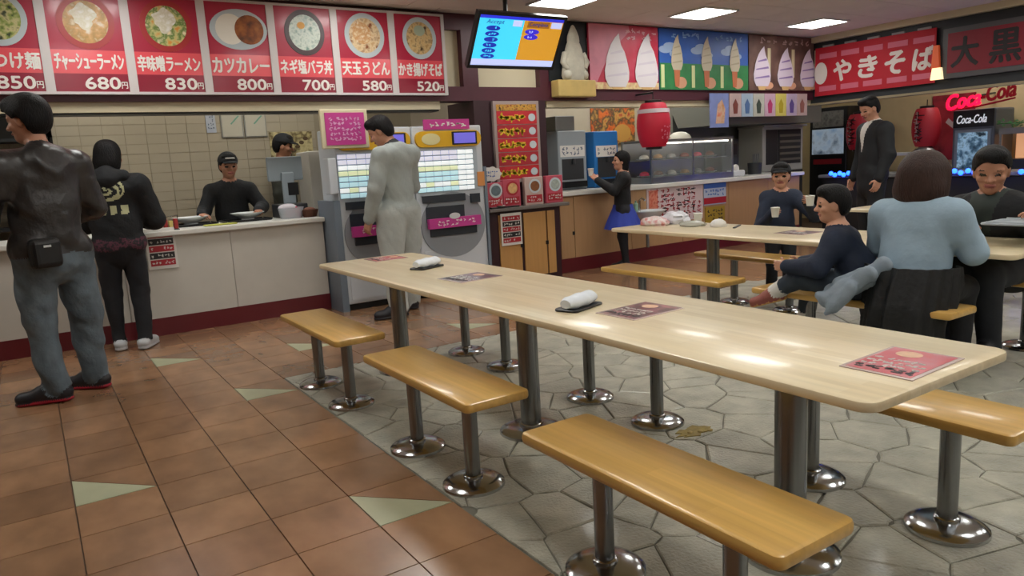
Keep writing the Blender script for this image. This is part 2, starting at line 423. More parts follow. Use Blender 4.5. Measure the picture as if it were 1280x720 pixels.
# cream shutter rail below the beam
rail=tag(MB().box(-5,3.62,YW+.02,YW+.26,1.84,1.92).build('trim_2',M_cream),kind='structure')
part('underside_strip',rail,M_black,-5,3.62,YW+.05,YW+.24,1.825,1.84)  # solid black strip along the underside of the rail
rail2=tag(MB().box(4.95,XR,YW+.02,YW+.2,1.85,1.92).build('trim_3',M_cream),kind='structure')
# column between the two stalls
colm=tag(MB().box(3.97,4.88,YW-.05,YW+.5,0,1.92).build('wall_pillar',M_purple_d),kind='structure')

# ------------------------------------------------------------------ tables and benches
def rrect(x0,x1,y0,y1,r,n=5):
    pts=[]
    for cx,cy,a in ((x1-r,y1-r,0),(x0+r,y1-r,90),(x0+r,y0+r,180),(x1-r,y0+r,270)):
        for k in range(n+1):
            t=math.radians(a+90*k/n); pts.append((cx+r*math.cos(t),cy+r*math.sin(t)))
    return pts
def slab(x0,x1,y0,y1,z0,z1,r,e,seg=3):
    bm=bmesh.new(); P=rrect(x0,x1,y0,y1,r)
    vs=[bm.verts.new((p[0],p[1],z0)) for p in P]; f=bm.faces.new(vs)
    ex=bmesh.ops.extrude_face_region(bm,geom=[f]); nv=[g for g in ex['geom'] if isinstance(g,bmesh.types.BMVert)]
    for v in nv: v.co.z=z1
    bmesh.ops.recalc_face_normals(bm,faces=bm.faces)
    ed=[e_ for e_ in bm.edges if abs(e_.verts[0].co.z-e_.verts[1].co.z)<1e-5]
    bmesh.ops.bevel(bm,geom=ed,offset=e,segments=seg,affect='EDGES',profile=.5)
    return MB().bm(bm)
BASE=[(.001,.034),(.05,.033),(.088,.029),(.112,.022),(.126,.012),(.128,0)]
def post(parent,x,y,top,r,base_r,nm='leg'):
    p=MB().cyl((x,y,.02),(x,y,top),r,r,24).build(nm,M_leg,parent,True)
    k=base_r/.128
    prof=[(r_*k,z) for r_,z in BASE][::-1]
    MB().lathe((x,y,0),prof,32).build('base_plate',M_chrome,p,True)
    MB().lathe((x,y,0),[(r+.009,.03),(r+.008,.042),(r+.001,.047)],24).build('collar',M_chrome,p,True)
    MB().box(x-.06,x+.06,y-.045,y+.045,top-.006,top).build('top_bracket',M_steel,p)
def table(label,x0,x1,y0,y1,legs,group):
    t=thing('dining_table',label,'table',((x0+x1)/2,(y0+y1)/2,0),group)
    slab(x0,x1,y0,y1,.662,.69,.045,.007,2).build('tabletop',M_table,t,True)
    for ly in legs: post(t,(x0+x1)/2,ly,.662,.049,.155)
    return t
def bench(label,cx,cy,ln,sp,group):
    t=thing('bench',label,'bench',(cx,cy,0),group)
    slab(cx-.143,cx+.143,cy-ln/2,cy+ln/2,.388,.425,.026,.011,2).build('seat',M_seat,t,True)
    post(t,cx,cy-sp,.386,.031,.128); post(t,cx,cy+sp,.386,.031,.128)
    return t
table('long pale wood table on three chrome posts, nearest the camera',1.54,2.23,.90,4.70,(1.36,2.80,4.24),'pale wood dining tables')
g='wooden benches beside the tables'
bench('honey coloured bench nearest the camera, left of the long table',1.362,1.395,.985,.255,g)
bench('middle honey coloured bench along the left side of the long table',1.362,2.72,.985,.255,g)
bench('honey coloured bench at far end of long table, nearest the ticket machines',1.362,4.06,.985,.255,g)
bench('bench jutting out at right edge behind near corner of long table',2.405,1.39,.985,.255,g)
bench('middle bench hidden behind the long table, only its chrome legs showing',2.405,2.735,.985,.255,g)
bench('far bench hidden behind the long table, only its chrome legs showing',2.405,4.075,.985,.255,g)
table('second pale table with crumpled bags on it, woman seated at it',4.02,4.72,1.64,4.66,(2.45,3.86),'pale wood dining tables')
bench('empty bench in front of the second table, near the girl in blue skirt',3.85,3.83,1.20,.27,g)
bench('bench under the seated boy and the woman in pale blue',3.85,2.38,1.20,.27,g)
bench('bench behind the second table where the small boy stands',4.90,3.83,1.20,.27,g)
bench('bench under the man in dark jacket facing the camera',4.94,2.20,1.20,.27,g)
table('third pale table behind the seated woman, partly hidden',6.22,6.95,.9,3.95,(1.6,3.2),'pale wood dining tables')
bench('dark bench beyond the third table, almost hidden',7.15,2.9,1.2,.27,g)
# ------------------------------------------------------------------ left service counter and menu boards
M_cwhite=mat('counter_white','#c3bfb6',.45,var=.03)
M_ctop=mat('counter_top_white','#d6d4cd',.3)
ctr=thing('service_counter','long white service counter with red kick strip under the menu boards','counter',(.2,7.0,0))
part('carcass',ctr,M_cwhite,-2.2,2.29,YW+.012,7.3,0,.83)
xs=[-2.2,-1.3,-.35,.6,1.45,2.29]
for a,b in zip(xs[:-1],xs[1:]): part('front_panel',ctr,M_cwhite,a+.003,b-.003,YW,YW+.012,.15,.83)
MB().rbox(-2.2,2.295,YW-.05,7.36,.83,.872,.008).build('worktop',M_ctop,ctr)
part('kick_strip',ctr,M_base_red,-2.2,2.29,YW-.006,YW+.01,0,.15)
# menu boards
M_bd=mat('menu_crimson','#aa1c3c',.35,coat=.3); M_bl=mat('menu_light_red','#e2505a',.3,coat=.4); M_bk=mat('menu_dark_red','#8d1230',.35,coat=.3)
M_bf=mat('menu_frame_white','#cfc8c8',.3); M_ink=mat('white_print','#ece6e0',.4); M_inkb=mat('print_shadow','#5a0f22',.5)
M_bowlw=mat('print_white_bowl','#b9c4c9',.4); M_bowlr=mat('print_red_bowl','#a52a2c',.4); M_bowld=mat('print_dark_bowl','#3a1d22',.4)
foods=[mat_mix('print_tsukemen',['#2c3a24','#8a9a4a','#c9c08a','#39452c'],.4,22),mat_mix('print_chashu',['#e0d6c4','#c89858','#a8803c','#e0d0b0'],.4,14),
 mat_mix('print_miso',['#d8903a','#c8c080','#5a7a30','#e8d8b0'],.4,18),mat_mix('print_curry',['#5a2c12','#8a4a1c','#a8642c'],.4,16),
 mat_mix('print_negi',['#9ab0a8','#c8d0c4','#6a8a80'],.4,22),mat_mix('print_udon',['#c8a070','#e0c8a0','#8a4a20'],.4,20),mat_mix('print_soba',['#b89058','#d8b880','#4a3018'],.4,20)]
M_rice=mat('print_rice','#e6e2d6',.5); M_topw=mat('print_topping','#e9e6de',.5); M_yolk=mat('print_yolk','#d89a3a',.5)
menus=[('つけ麺','850',M_bowlw,'noodle bowl in pale blue'),('チャーシューラーメン','680',M_bowlr,'red bowl with white topping'),('辛味噌ラーメン','830',M_bowlr,'red bowl of vegetables'),('カツカレー','800',M_bowlw,'oval plate of cutlet curry'),
       ('ネギ塩バラ丼','700',M_bowld,'dark bowl of leek and pork'),('天玉うどん','580',M_bowlw,'white bowl of tempura udon'),('かき揚げそば','520',M_bowlw,'grey bowl of fritter soba')]
PW=.565
for k,(nm,pr,bm_,ds) in enumerate(menus):
    x0=-.28+k*PW; x1=x0+PW; xc=(x0+x1)/2; yf=YW-.06
    t=thing('menu_board','red menu board priced %s yen, picturing a %s'%(pr,ds),'menu board',(xc,yf,1.97),'red menu boards above the counter')
    part('upper_panel',t,M_bd,x0+.02,x1-.02,yf,yf+.05,2.30,2.72)
    part('name_band',t,M_bl,x0+.02,x1-.02,yf,yf+.05,2.125,2.30)  # lighter red of the band, with a strip-light reflection painted into it
    part('price_band',t,M_bk,x0+.02,x1-.02,yf,yf+.05,1.99,2.125)
    f=MB().box(x0,x0+.032,yf-.012,yf+.06,1.97,2.74).box(x1-.032,x1,yf-.012,yf+.06,1.97,2.74).box(x0+.032,x1-.032,yf-.012,yf+.06,1.97,1.99).box(x0+.032,x1-.032,yf-.012,yf+.06,2.72,2.74)
    f.build('frame',M_bf,t)
    fr=FY(xc,yf,2.505)
    oval=(k==3); ru,rv=(.235,.165) if oval else ((.195,.20) if k in(1,2,5) else (.18,.195)); fx=.01
    if k==0: fx=.02
    pl=MB().oval(fx,0,ru,rv,fr,.0,.004,36).build('dish_picture',bm_,t)
    if oval:
        MB().oval(fx-.07,.0,.12,.125,fr,.004,.006,28).build('rice_picture',M_rice,pl)
        MB().oval(fx+.085,-.0,.12,.12,fr,.006,.008,28).build('curry_picture',foods[3],pl)
    else:
        MB().oval(fx,.0,ru*.78,rv*.78,fr,.004,.006,32).build('food_picture',foods[k],pl)
        rim=mat('print_bowl_inner_%d'%(k%2),'#7d8d94' if k%2 else '#4d2a22',.5)
        if k in(1,2): MB().poly([(fx-.01+.08*(1+.18*math.sin(3*a_)+.1*math.sin(7*a_+k))*math.cos(a_),.04+.09*(1+.15*math.sin(4*a_+k))*math.sin(a_)) for a_ in [2*math.pi*q/36 for q in range(36)]],fr,.006,.008).build('topping_picture',mat_mix('print_noodles',['#e9e6de','#d4cdb4','#efece6'],.5,26),pl)
        if k==4: MB().oval(fx-.03,.06,.035,.03,fr,.006,.008,16).build('egg_picture',M_yolk,pl)
        if k==5: MB().oval(fx-.03,.02,.09,.10,fr,.006,.008,20,rot=.5).build('fritter_picture',M_rice and mat_mix('print_fritter',['#e0c8a0','#c89058','#e8d8b8'],.5,30),pl)
        if k==6: MB().oval(fx,.07,.06,.05,fr,.006,.008,20).build('leek_picture',mat('print_leek','#a8b49a',.5),pl)
    lettering(nm,t,M_ink,FY(xc+(.095 if k==0 else 0),yf,2.212),.29 if k==0 else min(PW-.10,.11*len(nm)+.05),.12,.004,'dish_name',.032)
    lettering(pr,t,M_ink,FY(xc+.07,yf,2.055),.24,.088,.005,'price',.03)
    lettering('円',t,M_ink,FY(xc+.218,yf,2.04),.042,.05,.005,'currency_sign',.02)

# ------------------------------------------------------------------ hanging order monitor
t=thing('monitor','flat order-number monitor hanging from the ceiling, cyan and orange screen','monitor',(4.03,5.9,2.1))
M_scr_c=mat('screen_cyan','#3fc9ee',.3,emit=1.05); M_scr_o=mat('screen_orange','#d79a2e',.3,emit=.75); M_scr_b=mat('screen_blue','#2a32d8',.3,emit=.9); M_scr_w=mat('screen_pale','#b9c4f2',.3,emit=.95)
th=math.atan2(.26,.43); upv=Vector((0,-math.sin(th),math.cos(th))); MO=Vector((4.03,5.875,2.375)); fr=(MO,(1,0,0),upv); mw,mh=.465,.232
bd=MB().rect(-mw-.02,mw+.02,-mh-.025,mh+.025,fr,-.055,-.004).build('casing',M_black,t)
bz=MB().rect(-mw-.025,-mw,-mh-.03,mh+.03,fr,-.03,.008).rect(mw,mw+.025,-mh-.03,mh+.03,fr,-.03,.008).rect(-mw,mw,mh,mh+.03,fr,-.03,.008).rect(-mw,mw,-mh-.03,-mh,fr,-.03,.008).build('bezel',M_black,t)
sc=MB().rect(-mw,.02,-mh+.06,mh-.03,fr,-.004,0).build('accept_pane',M_scr_c,t)
MB().rect(.02,mw,-mh+.06,mh-.03,fr,-.004,0).build('complete_pane',M_scr_o,t)
MB().rect(-mw,mw,mh-.03,mh,fr,-.004,0).build('title_bar',M_scr_b,t)
MB().rect(-mw,mw,-mh,-mh+.06,fr,-.004,0).build('footer_bar',M_scr_w,t)
def on(u,v): return (MO+Vector((1,0,0))*u+upv*v,(1,0,0),upv)
lettering('Accept',t,mat('screen_dark_blue','#1b3fa8',.4,emit=.3),on(-.29,mh-.062),.19,.05,.002,'screen_lettering',.0,.2)
MB().rect(.06,.31,mh-.095,mh-.035,fr,0,.001).build('caption_bar',mat('screen_brown','#b5761c',.3,emit=.5),t)
lettering('Complete',t,mat('screen_dark_blue'),on(.185,mh-.065),.21,.045,.003,'screen_lettering',.0,.2,d0=.001)
MB().rect(-.10,.0,mh-.09,mh-.035,fr,0,.001).rect(.33,mw-.01,mh-.09,mh-.035,fr,0,.001).build('caption_box',M_scr_w,t)
M_num=mat('screen_number_blue','#2038c0',.3,emit=.6)
for q in range(6):
    e=MB().oval(-.30,.115-q*.052,.075,.024,fr,0,.001,20).build('order_number',M_num,t); scribble(e,M_scr_c,on(-.30,.115-q*.052),.08,.026,1,3,q,.001,.001,sz=.8)
for q in range(2):
    e=MB().oval(.13,.10-q*.05,.08,.026,fr,0,.001,20).build('order_number',mat('screen_number_violet','#3b2fe0',.3,emit=.7),t); scribble(e,M_scr_w,on(.13,.10-q*.05),.08,.026,1,3,q+9,.001,.001,sz=.8)
MB().cyl((3.98,5.98,2.45),(3.98,5.98,ZC),.022,n=14).box(3.9,4.06,5.93,5.98,2.3,2.5).build('ceiling_mount',M_black,t)

# ------------------------------------------------------------------ ticket machines
M_vm=mat('machine_white','#c9ced4',.35); M_vmb=mat('machine_blue_grey','#6f7a86',.45); M_yel=mat('machine_yellow','#d9a813',.4); M_pink=mat('pink_card','#c0388c',.5)
M_vscr=mat('machine_screen','#6a62c8',.3,emit=.55); M_slot=mat('machine_dark_slot','#262c34',.4); M_vcirc=mat('machine_grey_disc','#8d9298',.45)
BT=[mat('button_white','#eef4f6',.3,emit=.5),mat('button_cyan','#bfe4ee',.3,emit=.42),mat('button_yellow','#e4ecc0',.3,emit=.4),mat('button_lilac','#dcdcee',.3,emit=.42)]
btm=[MB().rbox(-.042,.042,-.006,.004,-.0195,.0195,.003,1).mesh('button',b) for b in BT]
for k in range(2):
    x0=2.36+k*.775; x1=x0+.765; yf=6.42; xc=(x0+x1)/2
    t=thing('ticket_machine',['white ticket machine behind man in pale grey, pink sign on top left','white ticket machine beside the maroon pillar, yellow header with screen'][k],'ticket machine',(xc,6.65,0),'white meal-ticket machines')
    MB().rbox(x0,x1,yf,yf+.42,.06,1.66,.015).build('body',M_vm,t)
    part('plinth',t,M_black,x0+.03,x1-.03,yf+.04,yf+.4,0,.06)
    if k==0: part('side_panel',t,M_vmb,x0-.06,x0+.002,yf-.02,yf+.4,0,1.02)
    else: part('side_panel',t,M_vmb,x1-.002,x1+.025,yf-.02,yf+.4,0,1.25)
    fr=FY(xc,yf,0)
    hd=MB().poly([(p[0],p[1]) for p in rrect(-.36,.36,1.46,1.61,.07)],fr,0,.03).build('header_band',M_yel,t)
    MB().oval(-.2,1.535,.10,.055,fr,.03,.034,24).build('header_badge',mat('badge_cream','#d9cf9a',.5),hd)
    MB().rect(.03,.31,1.475,1.60,fr,.03,.036).build('screen_bezel',M_black,hd); MB().rect(.05,.29,1.488,1.588,fr,.036,.04).build('screen',M_vscr,hd)
    # sloping button field
    MB().rect(-.37,.31 if k else .37,1.03,1.44,fr,0,.012).build('button_panel',mat('button_panel_grey','#a9b3bb',.4),t)
    for r in range(8):
        for c in range(8 if k==0 else 7):
            bx=xc-.325+c*.09; bz=1.405-r*.05
            mi={0:3,1:3,2:0,3:2 if c<5 else 0,4:1,5:1,6:2 if c%3==1 else 0,7:1}[r]
            if k and c>4: mi=0
            link_mesh('button',btm[mi],t).location=(bx-xc,yf-.018-6.65,bz)
    # coin and ticket area
    cb=MB().oval(0,.70,.36,.32,fr,0,.012,40).build('tray_surround',M_vcirc,t)
    MB().rect(-.33,.14,.93,1.0,fr,.012,.03).build('coin_slot_bar',M_slot,cb); MB().rect(-.30,.12,.74,.89,fr,.012,.026).build('note_slot',M_slot,cb)
    MB().rect(.2,.3,.9,.99,fr,.012,.045).build('return_lever',M_slot,cb)
    MB().rect(-.30,.28,.68,.775,fr,.026,.07).build('pink_label',M_pink,cb)
    scribble(cb,M_ink,FY(xc,yf-.07,.727),.44,.06,2,9,k+40,0,.002)
    MB().rect(-.27,.25,.60,.68,fr,.012,.03).build('ticket_outlet',M_slot,cb)
    if k: MB().oval(-.02,.79,.06,.03,fr,.07,.076,18).build('paper_note',M_white,cb); MB().rect(.30,.38,1.06,1.2,fr,0,.02).build('orange_notice',mat('orange_card','#d08a4a',.5),t)
    part('lower_door',t,M_vm,x0+.04,x1-.04,yf-.008,yf,.10,.46)
    if k==1:
        MB().rect(-.26,.24,1.625,1.72,fr,.005,.02).build('pink_top_card',M_pink,t); scribble(t,M_ink,FY(xc,yf-.02,1.672),.4,.06,1,7,44,0,.002)
    else:
        MB().rbox(x0-.08,x0+.0,yf-.03,yf+.1,1.08,1.40,.01).build('side_holder',M_vm,t)
t=thing('pink_sign','pink printed sign in pale frame standing over left ticket machine','sign',(2.46,6.36,1.48))
MB().rbox(2.24,2.68,6.365,6.40,1.48,1.82,.008).build('frame',mat('sign_frame_cream','#d3c9a8',.5),t)
MB().box(2.28,2.645,6.358,6.37,1.51,1.79).build('sheet',M_pink,t)
scribble(t,mat('pink_pale_print','#e6b8d8',.5),FY(2.46,6.358,1.65),.3,.22,5,8,3,0,.002,fill=.9)
# ------------------------------------------------------------------ paper notices, pillar poster, display cabinet
M_paper=mat('paper_white','#d5d2cc',.6); M_pred=mat('print_red','#a31f2b',.5); M_pblk=mat('print_black','#1c1a1c',.5); M_pyel=mat('print_yellow','#e2bd2a',.5)
M_wood=mat_wood('cabinet_wood','#b98b52','#ad8049',.45,.5,2.,'z',.06,.1)
def hang_notice(label,x0,x1,z0,z1,y,seed):
    t=thing('menu_notice',label,'notice',((x0+x1)/2,y,z0),'red and black menu notices')
    MB().rbox(x0,x1,y,y+.006,z0,z1,.002,1).build('sheet',M_paper,t); h=(z1-z0-.05)/5
    for q in range(5):
        MB().box(x0+.02,x1-.02,y-.002,y,z0+.025+q*h+.004,z0+.025+(q+1)*h-.004).build('printed_band',M_pred if q in(0,2,4) else M_pblk,t)
        scribble(t,M_paper,FY((x0+x1)/2,y-.002,z0+.025+(q+.5)*h),x1-x0-.06,h*.6,1,7,seed+q,0,.001)
hang_notice('red and black menu notice taped to front of white counter',.78,1.01,.56,.90,YW-.014,11)
t=thing('display_cabinet','dark display cabinet with pale wood doors standing against the maroon pillar','cabinet',(4.4,6.55,0))
part('carcass',t,M_purple_d,3.94,4.86,6.45,6.63,0,.78)
for a,b in ((4.06,4.33),(4.37,4.66)):
    d=part('door',t,M_wood,a,b,6.435,6.45,.06,.74); part('hinge',d,M_black,b-.015,b+.02,6.428,6.436,.38,.42)
part('edge_panel',t,M_wood,4.68,4.78,6.437,6.45,.06,.74)
MB().rbox(3.93,4.95,6.38,6.63,.78,.815,.006).build('top',mat('cabinet_top','#6a6460',.4),t)
hang_notice('red and black menu notice hanging on front of display cabinet',4.07,4.33,.42,.755,6.415,31)
M_cpink=mat('card_pink','#b84a5c',.5)
fd=[('#5b6a70','grey bowl'),('#c9a06a','yellow noodles'),('#7a4a24','brown bowl'),('#9aa39c','pale bowl')]
for k,(x0,x1,zz,ttl) in enumerate(((3.935,4.125,1.08,'pink price card with grey bowl, at left end of display cabinet'),(4.14,4.36,1.10,'pink price card with yellow noodles, second on display cabinet'),(4.43,4.67,1.11,'pale price card with brown bowl, third on display cabinet'),(4.72,4.95,1.11,'pink price card with pale bowl, at right end of display cabinet'))):
    y=6.43+.02*k; t=thing('price_card',ttl,'card',((x0+x1)/2,y+.02,.815),'dish cards on the display cabinet')
    MB().rbox(x0,x1,y,y+.05,.815,zz,.006,1).build('card',M_cpink if k!=2 else mat('card_pale','#b9a29a',.5),t)
    MB().box(x0+.02,x1-.02,y-.003,y,.84,.92).build('price_strip',M_pred,t)
    fr=FY((x0+x1)/2+.01,y,(.815+zz)/2+.05)
    d=MB().oval(0,0,.078,.075,fr,.0,.004,24).build('dish_picture',M_bowlw if k!=1 else M_pred,t)
    MB().oval(0,0,.058,.054,fr,.004,.006,20).build('food_picture',mat('card_food_%d'%k,fd[k][0],.5,var=.3,vscale=30),d)
    scribble(t,M_paper,FY((x0+x1)/2,y-.003,.88),.17,.06,2,6,70+k,0,.002)
t=thing('bubble_card','white bubble-shaped card with blue print leaning on pillar poster','card',(4.07,6.56,.815))
pts=[]
for i in range(40):
    a=2*math.pi*i/40; r=1+.07*math.cos(9*a); pts.append((.12*r*math.cos(a),.075*r*math.sin(a)))
MB().poly(pts,FY(4.07,6.545,1.165),0,.006).build('card',M_paper,t); MB().cyl((4.07,6.55,.815),(4.07,6.55,1.13),.006,n=8).build('stick',M_white,t)
scribble(t,mat('print_blue','#3a62b0',.5),FY(4.07,6.539,1.165),.15,.07,2,6,5,0,.002)
# small things laid on the cabinet top
t=thing('sample_tray','dark tray with little plates on display cabinet','tray',(4.12,6.41,.815)); MB().rbox(3.95,4.3,6.385,6.43,.815,.83,.004,1).build('tray',M_black,t)
MB().lathe((4.08,6.408,.83),[(.001,.001),(.03,.002),(.045,.012),(.047,.014),(.03,.006),(.001,.005)],20).build('plate',M_white,t,True)
# pillar poster
t=thing('pillar_poster','tall red framed poster with yellow lettering rows on maroon pillar','poster',(4.47,6.62,1.06))
x0,x1,z0,z1,y=4.18,4.76,1.06,1.91,YW-.09
fr=FY(0,y,0)
MB().box(x0,x1,y,y+.04,z0,z1).build('frame',mat('poster_frame','#9c8a86',.4),t)
MB().box(x0+.035,x1-.035,y-.004,y,z1-.10,z1-.035).build('title_strip',mat_mix('poster_title',['#7a2a18','#c8963a','#2a1a14'],.5,40),t)
hh=(z1-z0-.135)/5
for q in range(5):
    zb=z0+.035+q*hh
    r=MB().box(x0+.035,x1-.035,y-.004,y,zb+.004,zb+hh-.004).build('menu_row',M_pred if q%2 else mat('print_scarlet','#b5222a',.45),t)
    scribble(r,M_pyel,FY((x0+x1)/2-.07,y-.004,zb+hh/2),.33,.085,1,5,80+q,0,.002,'yellow_print',1.,1.1)
    scribble(r,M_pyel,FY((x0+x1)/2-.07,y-.004,zb+hh/2),.33,.085,1,5,180+q,0,.002,'yellow_print',1.,1.1)
    MB().oval(x1-.10,zb+hh/2,.045,.04,fr,.004,.007,18).build('dish_picture',M_bowlw,r)

# ------------------------------------------------------------------ soft-serve posters above the right counter
def blob(cx,z0,w,h):        # swirl silhouette, leaning tip
    P=[]
    for a,b in ((-.35,0),(-.5,.15),(-.52,.3),(-.46,.42),(-.42,.55),(-.33,.68),(-.22,.8),(-.05,.92),(.12,1.0),(.14,.9),(.2,.78),(.34,.66),(.42,.53),(.47,.42),(.52,.28),(.5,.14),(.36,0)):
        P.append((cx+a*w,z0+b*h))
    return P[::-1]
def poster_soft(label,x0,x1,bg,cones,cream,shade,cone,extra=None):
    y=YW-.045; t=thing('soft_serve_poster',label,'poster',((x0+x1)/2,y,2.05),'soft-serve posters above the right counter')
    MB().box(x0,x1,y,y+.03,2.045,2.765).build('board',bg,t)
    if extra: extra(t,x0,x1,y)
    fr=FY(0,y,0)
    for cx,z0,w,h,cz in cones:
        c=MB().poly([(cx-.28*w,z0+.01),(cx-.18*w,cz),(cx+.18*w,cz),(cx+.28*w,z0+.01)][::1],fr,.006,.008).build('cone_picture',cone,t)
        s_=MB().poly(blob(cx,z0,w,h)[::-1],fr,.008,.011).build('cream_picture',cream,t)
        for b,wd in ((.18,.46),(.40,.40),(.60,.28)):
            MB().poly([(cx-wd*w,z0+b*h),(cx+wd*w,z0+(b+.05)*h),(cx+wd*w*.9,z0+(b+.10)*h),(cx-wd*w*.85,z0+(b+.035)*h)],fr,.011,.012).build('swirl_picture',shade,s_)
    return t
M_ck=mat('print_cone','#d9b27a',.5)
def ex1(t,x0,x1,y):
    MB().poly([(x0+.0,2.12),(x0+.10,2.12),(x0+.30,2.45),(x0+.62,2.70),(x0+.60,2.765),(x0+.0,2.765)],FY(0,y,0),.0,.002).build('pink_glow_print',mat('print_rose','#cf7f92',.5,var=.15,vscale=5),t)
    scribble(t,mat('print_pale_pink','#e6b6c0',.5),FY(x0+.8,y,2.66),.5,.14,2,6,91,.001,.002)
    scribble(t,mat('print_red_dark','#8a1428',.5),FY(x0+.42,y,2.28),.2,.5,6,3,92,.001,.002)
    MB().box(x0,x1,y-.005,y,2.045,2.12).build('bottom_print',mat_mix('print_pink_base',['#b81e3c','#e8d8a0','#c02a44'],.5,5),t)
poster_soft('pink poster with two big white soft-serve swirls',5.53,6.60,mat_mix('poster_pink',['#b41c38','#c4304c','#c8566c'],.45,4),[(5.93,2.07,.36,.60,2.04),(6.40,2.07,.36,.62,2.04)],mat('print_cream','#ded8dc',.5),mat('print_cream_shade','#d2c9d4',.5),M_ck,ex1)
def ex2(t,x0,x1,y):
    MB().box(x0,x1,y-.004,y,2.045,2.36).build('meadow_print',mat('print_green','#2f8048',.5,var=.25,vscale=6),t)
    scribble(t,mat('print_sky_text','#8ab0dc',.5),FY((x0+x1)/2,y,2.69),1.4,.09,1,16,93,.001,.002)
    for q in range(3):
        for e,(a,b) in enumerate(((.1,2.52),(.28,2.47),(.18,2.56))): MB().oval(x0+q*.55+a,b,.11,.045,FY(0,y,0),.0,.002+.0006*e,18).build('cloud_print',mat('print_cloud','#9fb6d8',.5),t)
        MB().box(x0+.02+q*.53,x0+.075+q*.53,y-.007,y,2.07,2.34).build('cream_strip_print',mat('print_stripe','#d6dca2',.5),t)
        MB().oval(x0+.36+q*.53,2.13,.10,.07,FY(0,y,0),.004,.006,18).build('dessert_print',mat('print_peach','#d8a080',.5),t)
poster_soft('blue sky and green meadow poster with three slim soft-serve cones',6.62,8.24,mat('poster_blue','#2c5eb4',.45,var=.2,vscale=3),[(6.62+.29+q*.53,2.28,.19,.42,2.08) for q in range(3)],mat('print_vanilla','#cdc2a8',.5),mat('print_vanilla_shade','#b5a88c',.5),mat('print_orange_cone','#c9744c',.5),ex2)
def ex3(t,x0,x1,y):
    for q in range(3):
        MB().box(x0+.38+q*.52,x0+.44+q*.52,y-.006,y,2.22,2.60).build('cream_strip_print',mat('print_stripe2','#cdbf9a',.5),t)
        MB().oval(x0+.40+q*.5,2.11,.10,.05,FY(0,y,0),.004,.006,18).build('dessert_print',mat('print_peach'),t)
    scribble(t,mat('print_taupe','#b59a94',.5),FY((x0+x1)/2,y,2.69),1.2,.10,1,10,95,.001,.002)
poster_soft('brown poster with three purple and cream soft-serve cones',8.26,9.66,mat_mix('poster_brown',['#4a342e','#6c5048','#8a6c60'],.5,3),[(8.26+.26+q*.50,2.10,.34,.52,2.05) for q in range(3)],mat('print_lilac_cream','#d6c8d6',.5),mat('print_purple','#8a72a8',.5),M_ck,ex3)
# pale statue on gilt plinth between the monitor and the posters
t=thing('statue','pale seated stone-like statue on gilt plinth behind the hanging monitor','statue',(5.27,6.66,1.95))
MB().rbox(4.99,5.52,6.54,6.68,1.95,2.13,.012).build('plinth',mat('gilt_plinth','#c7ab68',.4,var=.15,vscale=6),t)
MB().box(4.98,5.52,6.685,6.70,2.13,2.77).build('dark_backing',mat('statue_backing','#181d22',.6),t)
sb=MB(); Mst=mat('statue_white','#bdb8a8',.55,var=.15,vscale=14)
sb.lathe((5.27,6.61,2.13),[(.001,0),(.15,.0),(.175,.05),(.16,.14),(.135,.24),(.115,.33),(.085,.40),(.001,.43)],24,sy=.42); sb.build('torso',Mst,t,True)
MB().lathe((5.27,6.61,2.50),[(.001,-.04),(.06,-.02),(.082,.05),(.075,.10),(.05,.16),(.02,.21),(.001,.22)],20,sy=.55).build('head',Mst,t,True)
for s_ in (-1,1):
    MB().ell((5.27+s_*.115,6.585,2.185),(.055,.05,.055)).build('foot',Mst,t,True)
    MB().tube([(5.27+s_*.12,6.61,2.42),(5.27+s_*.165,6.59,2.32),(5.27+s_*.12,6.575,2.25)],[.035,.035,.03],12).build('arm',Mst,t,True)
# strip of small drink and ice posters hanging under the beam
cols_=['#c0a8a4','#9fb2c4','#b4b4a8','#c0a0b0','#c8bc62','#b6a6bc','#c2aaa6']
t=thing('ice_poster','small blue poster with orange ice dessert, left end of hanging row','poster',(7.63,6.62,1.57),'small posters hanging under the beam')
MB().box(7.46,7.81,6.615,6.63,1.57,2.0).build('sheet',mat('poster_periwinkle','#8494cc',.5,var=.15,vscale=5),t)
MB().poly([(7.56,1.62),(7.72,1.62),(7.74,1.80),(7.68,1.92),(7.60,1.86)],FY(0,6.615,0),0,.003).build('dessert_print',mat_mix('print_orange_ice',['#d8602a','#d8b49a','#c88a4a'],.5,9),t)
for q in range(7):
    a=7.83+q*.235; nm=['cream','blue','grey','pink','yellow','lilac','rose'][q]
    t=thing('drink_poster','small %s toned poster in hanging row over the food counter'%nm,'poster',(a+.115,6.62,1.70),'small posters hanging under the beam')
    MB().box(a,a+.23,6.617,6.63,1.70,2.0).build('sheet',mat('small_poster_%d'%q,cols_[q],.5,var=.12,vscale=7),t)
    MB().poly([(a+.08,1.74),(a+.15,1.74),(a+.165,1.86),(a+.115,1.93),(a+.065,1.86)],FY(0,6.617,0),0,.003).build('drink_print',mat('small_poster_ink_%d'%q,['#7a4038','#4a6a98','#3c4a40','#b03a68','#a8962a','#5a4a88','#946058'][q],.5),t)

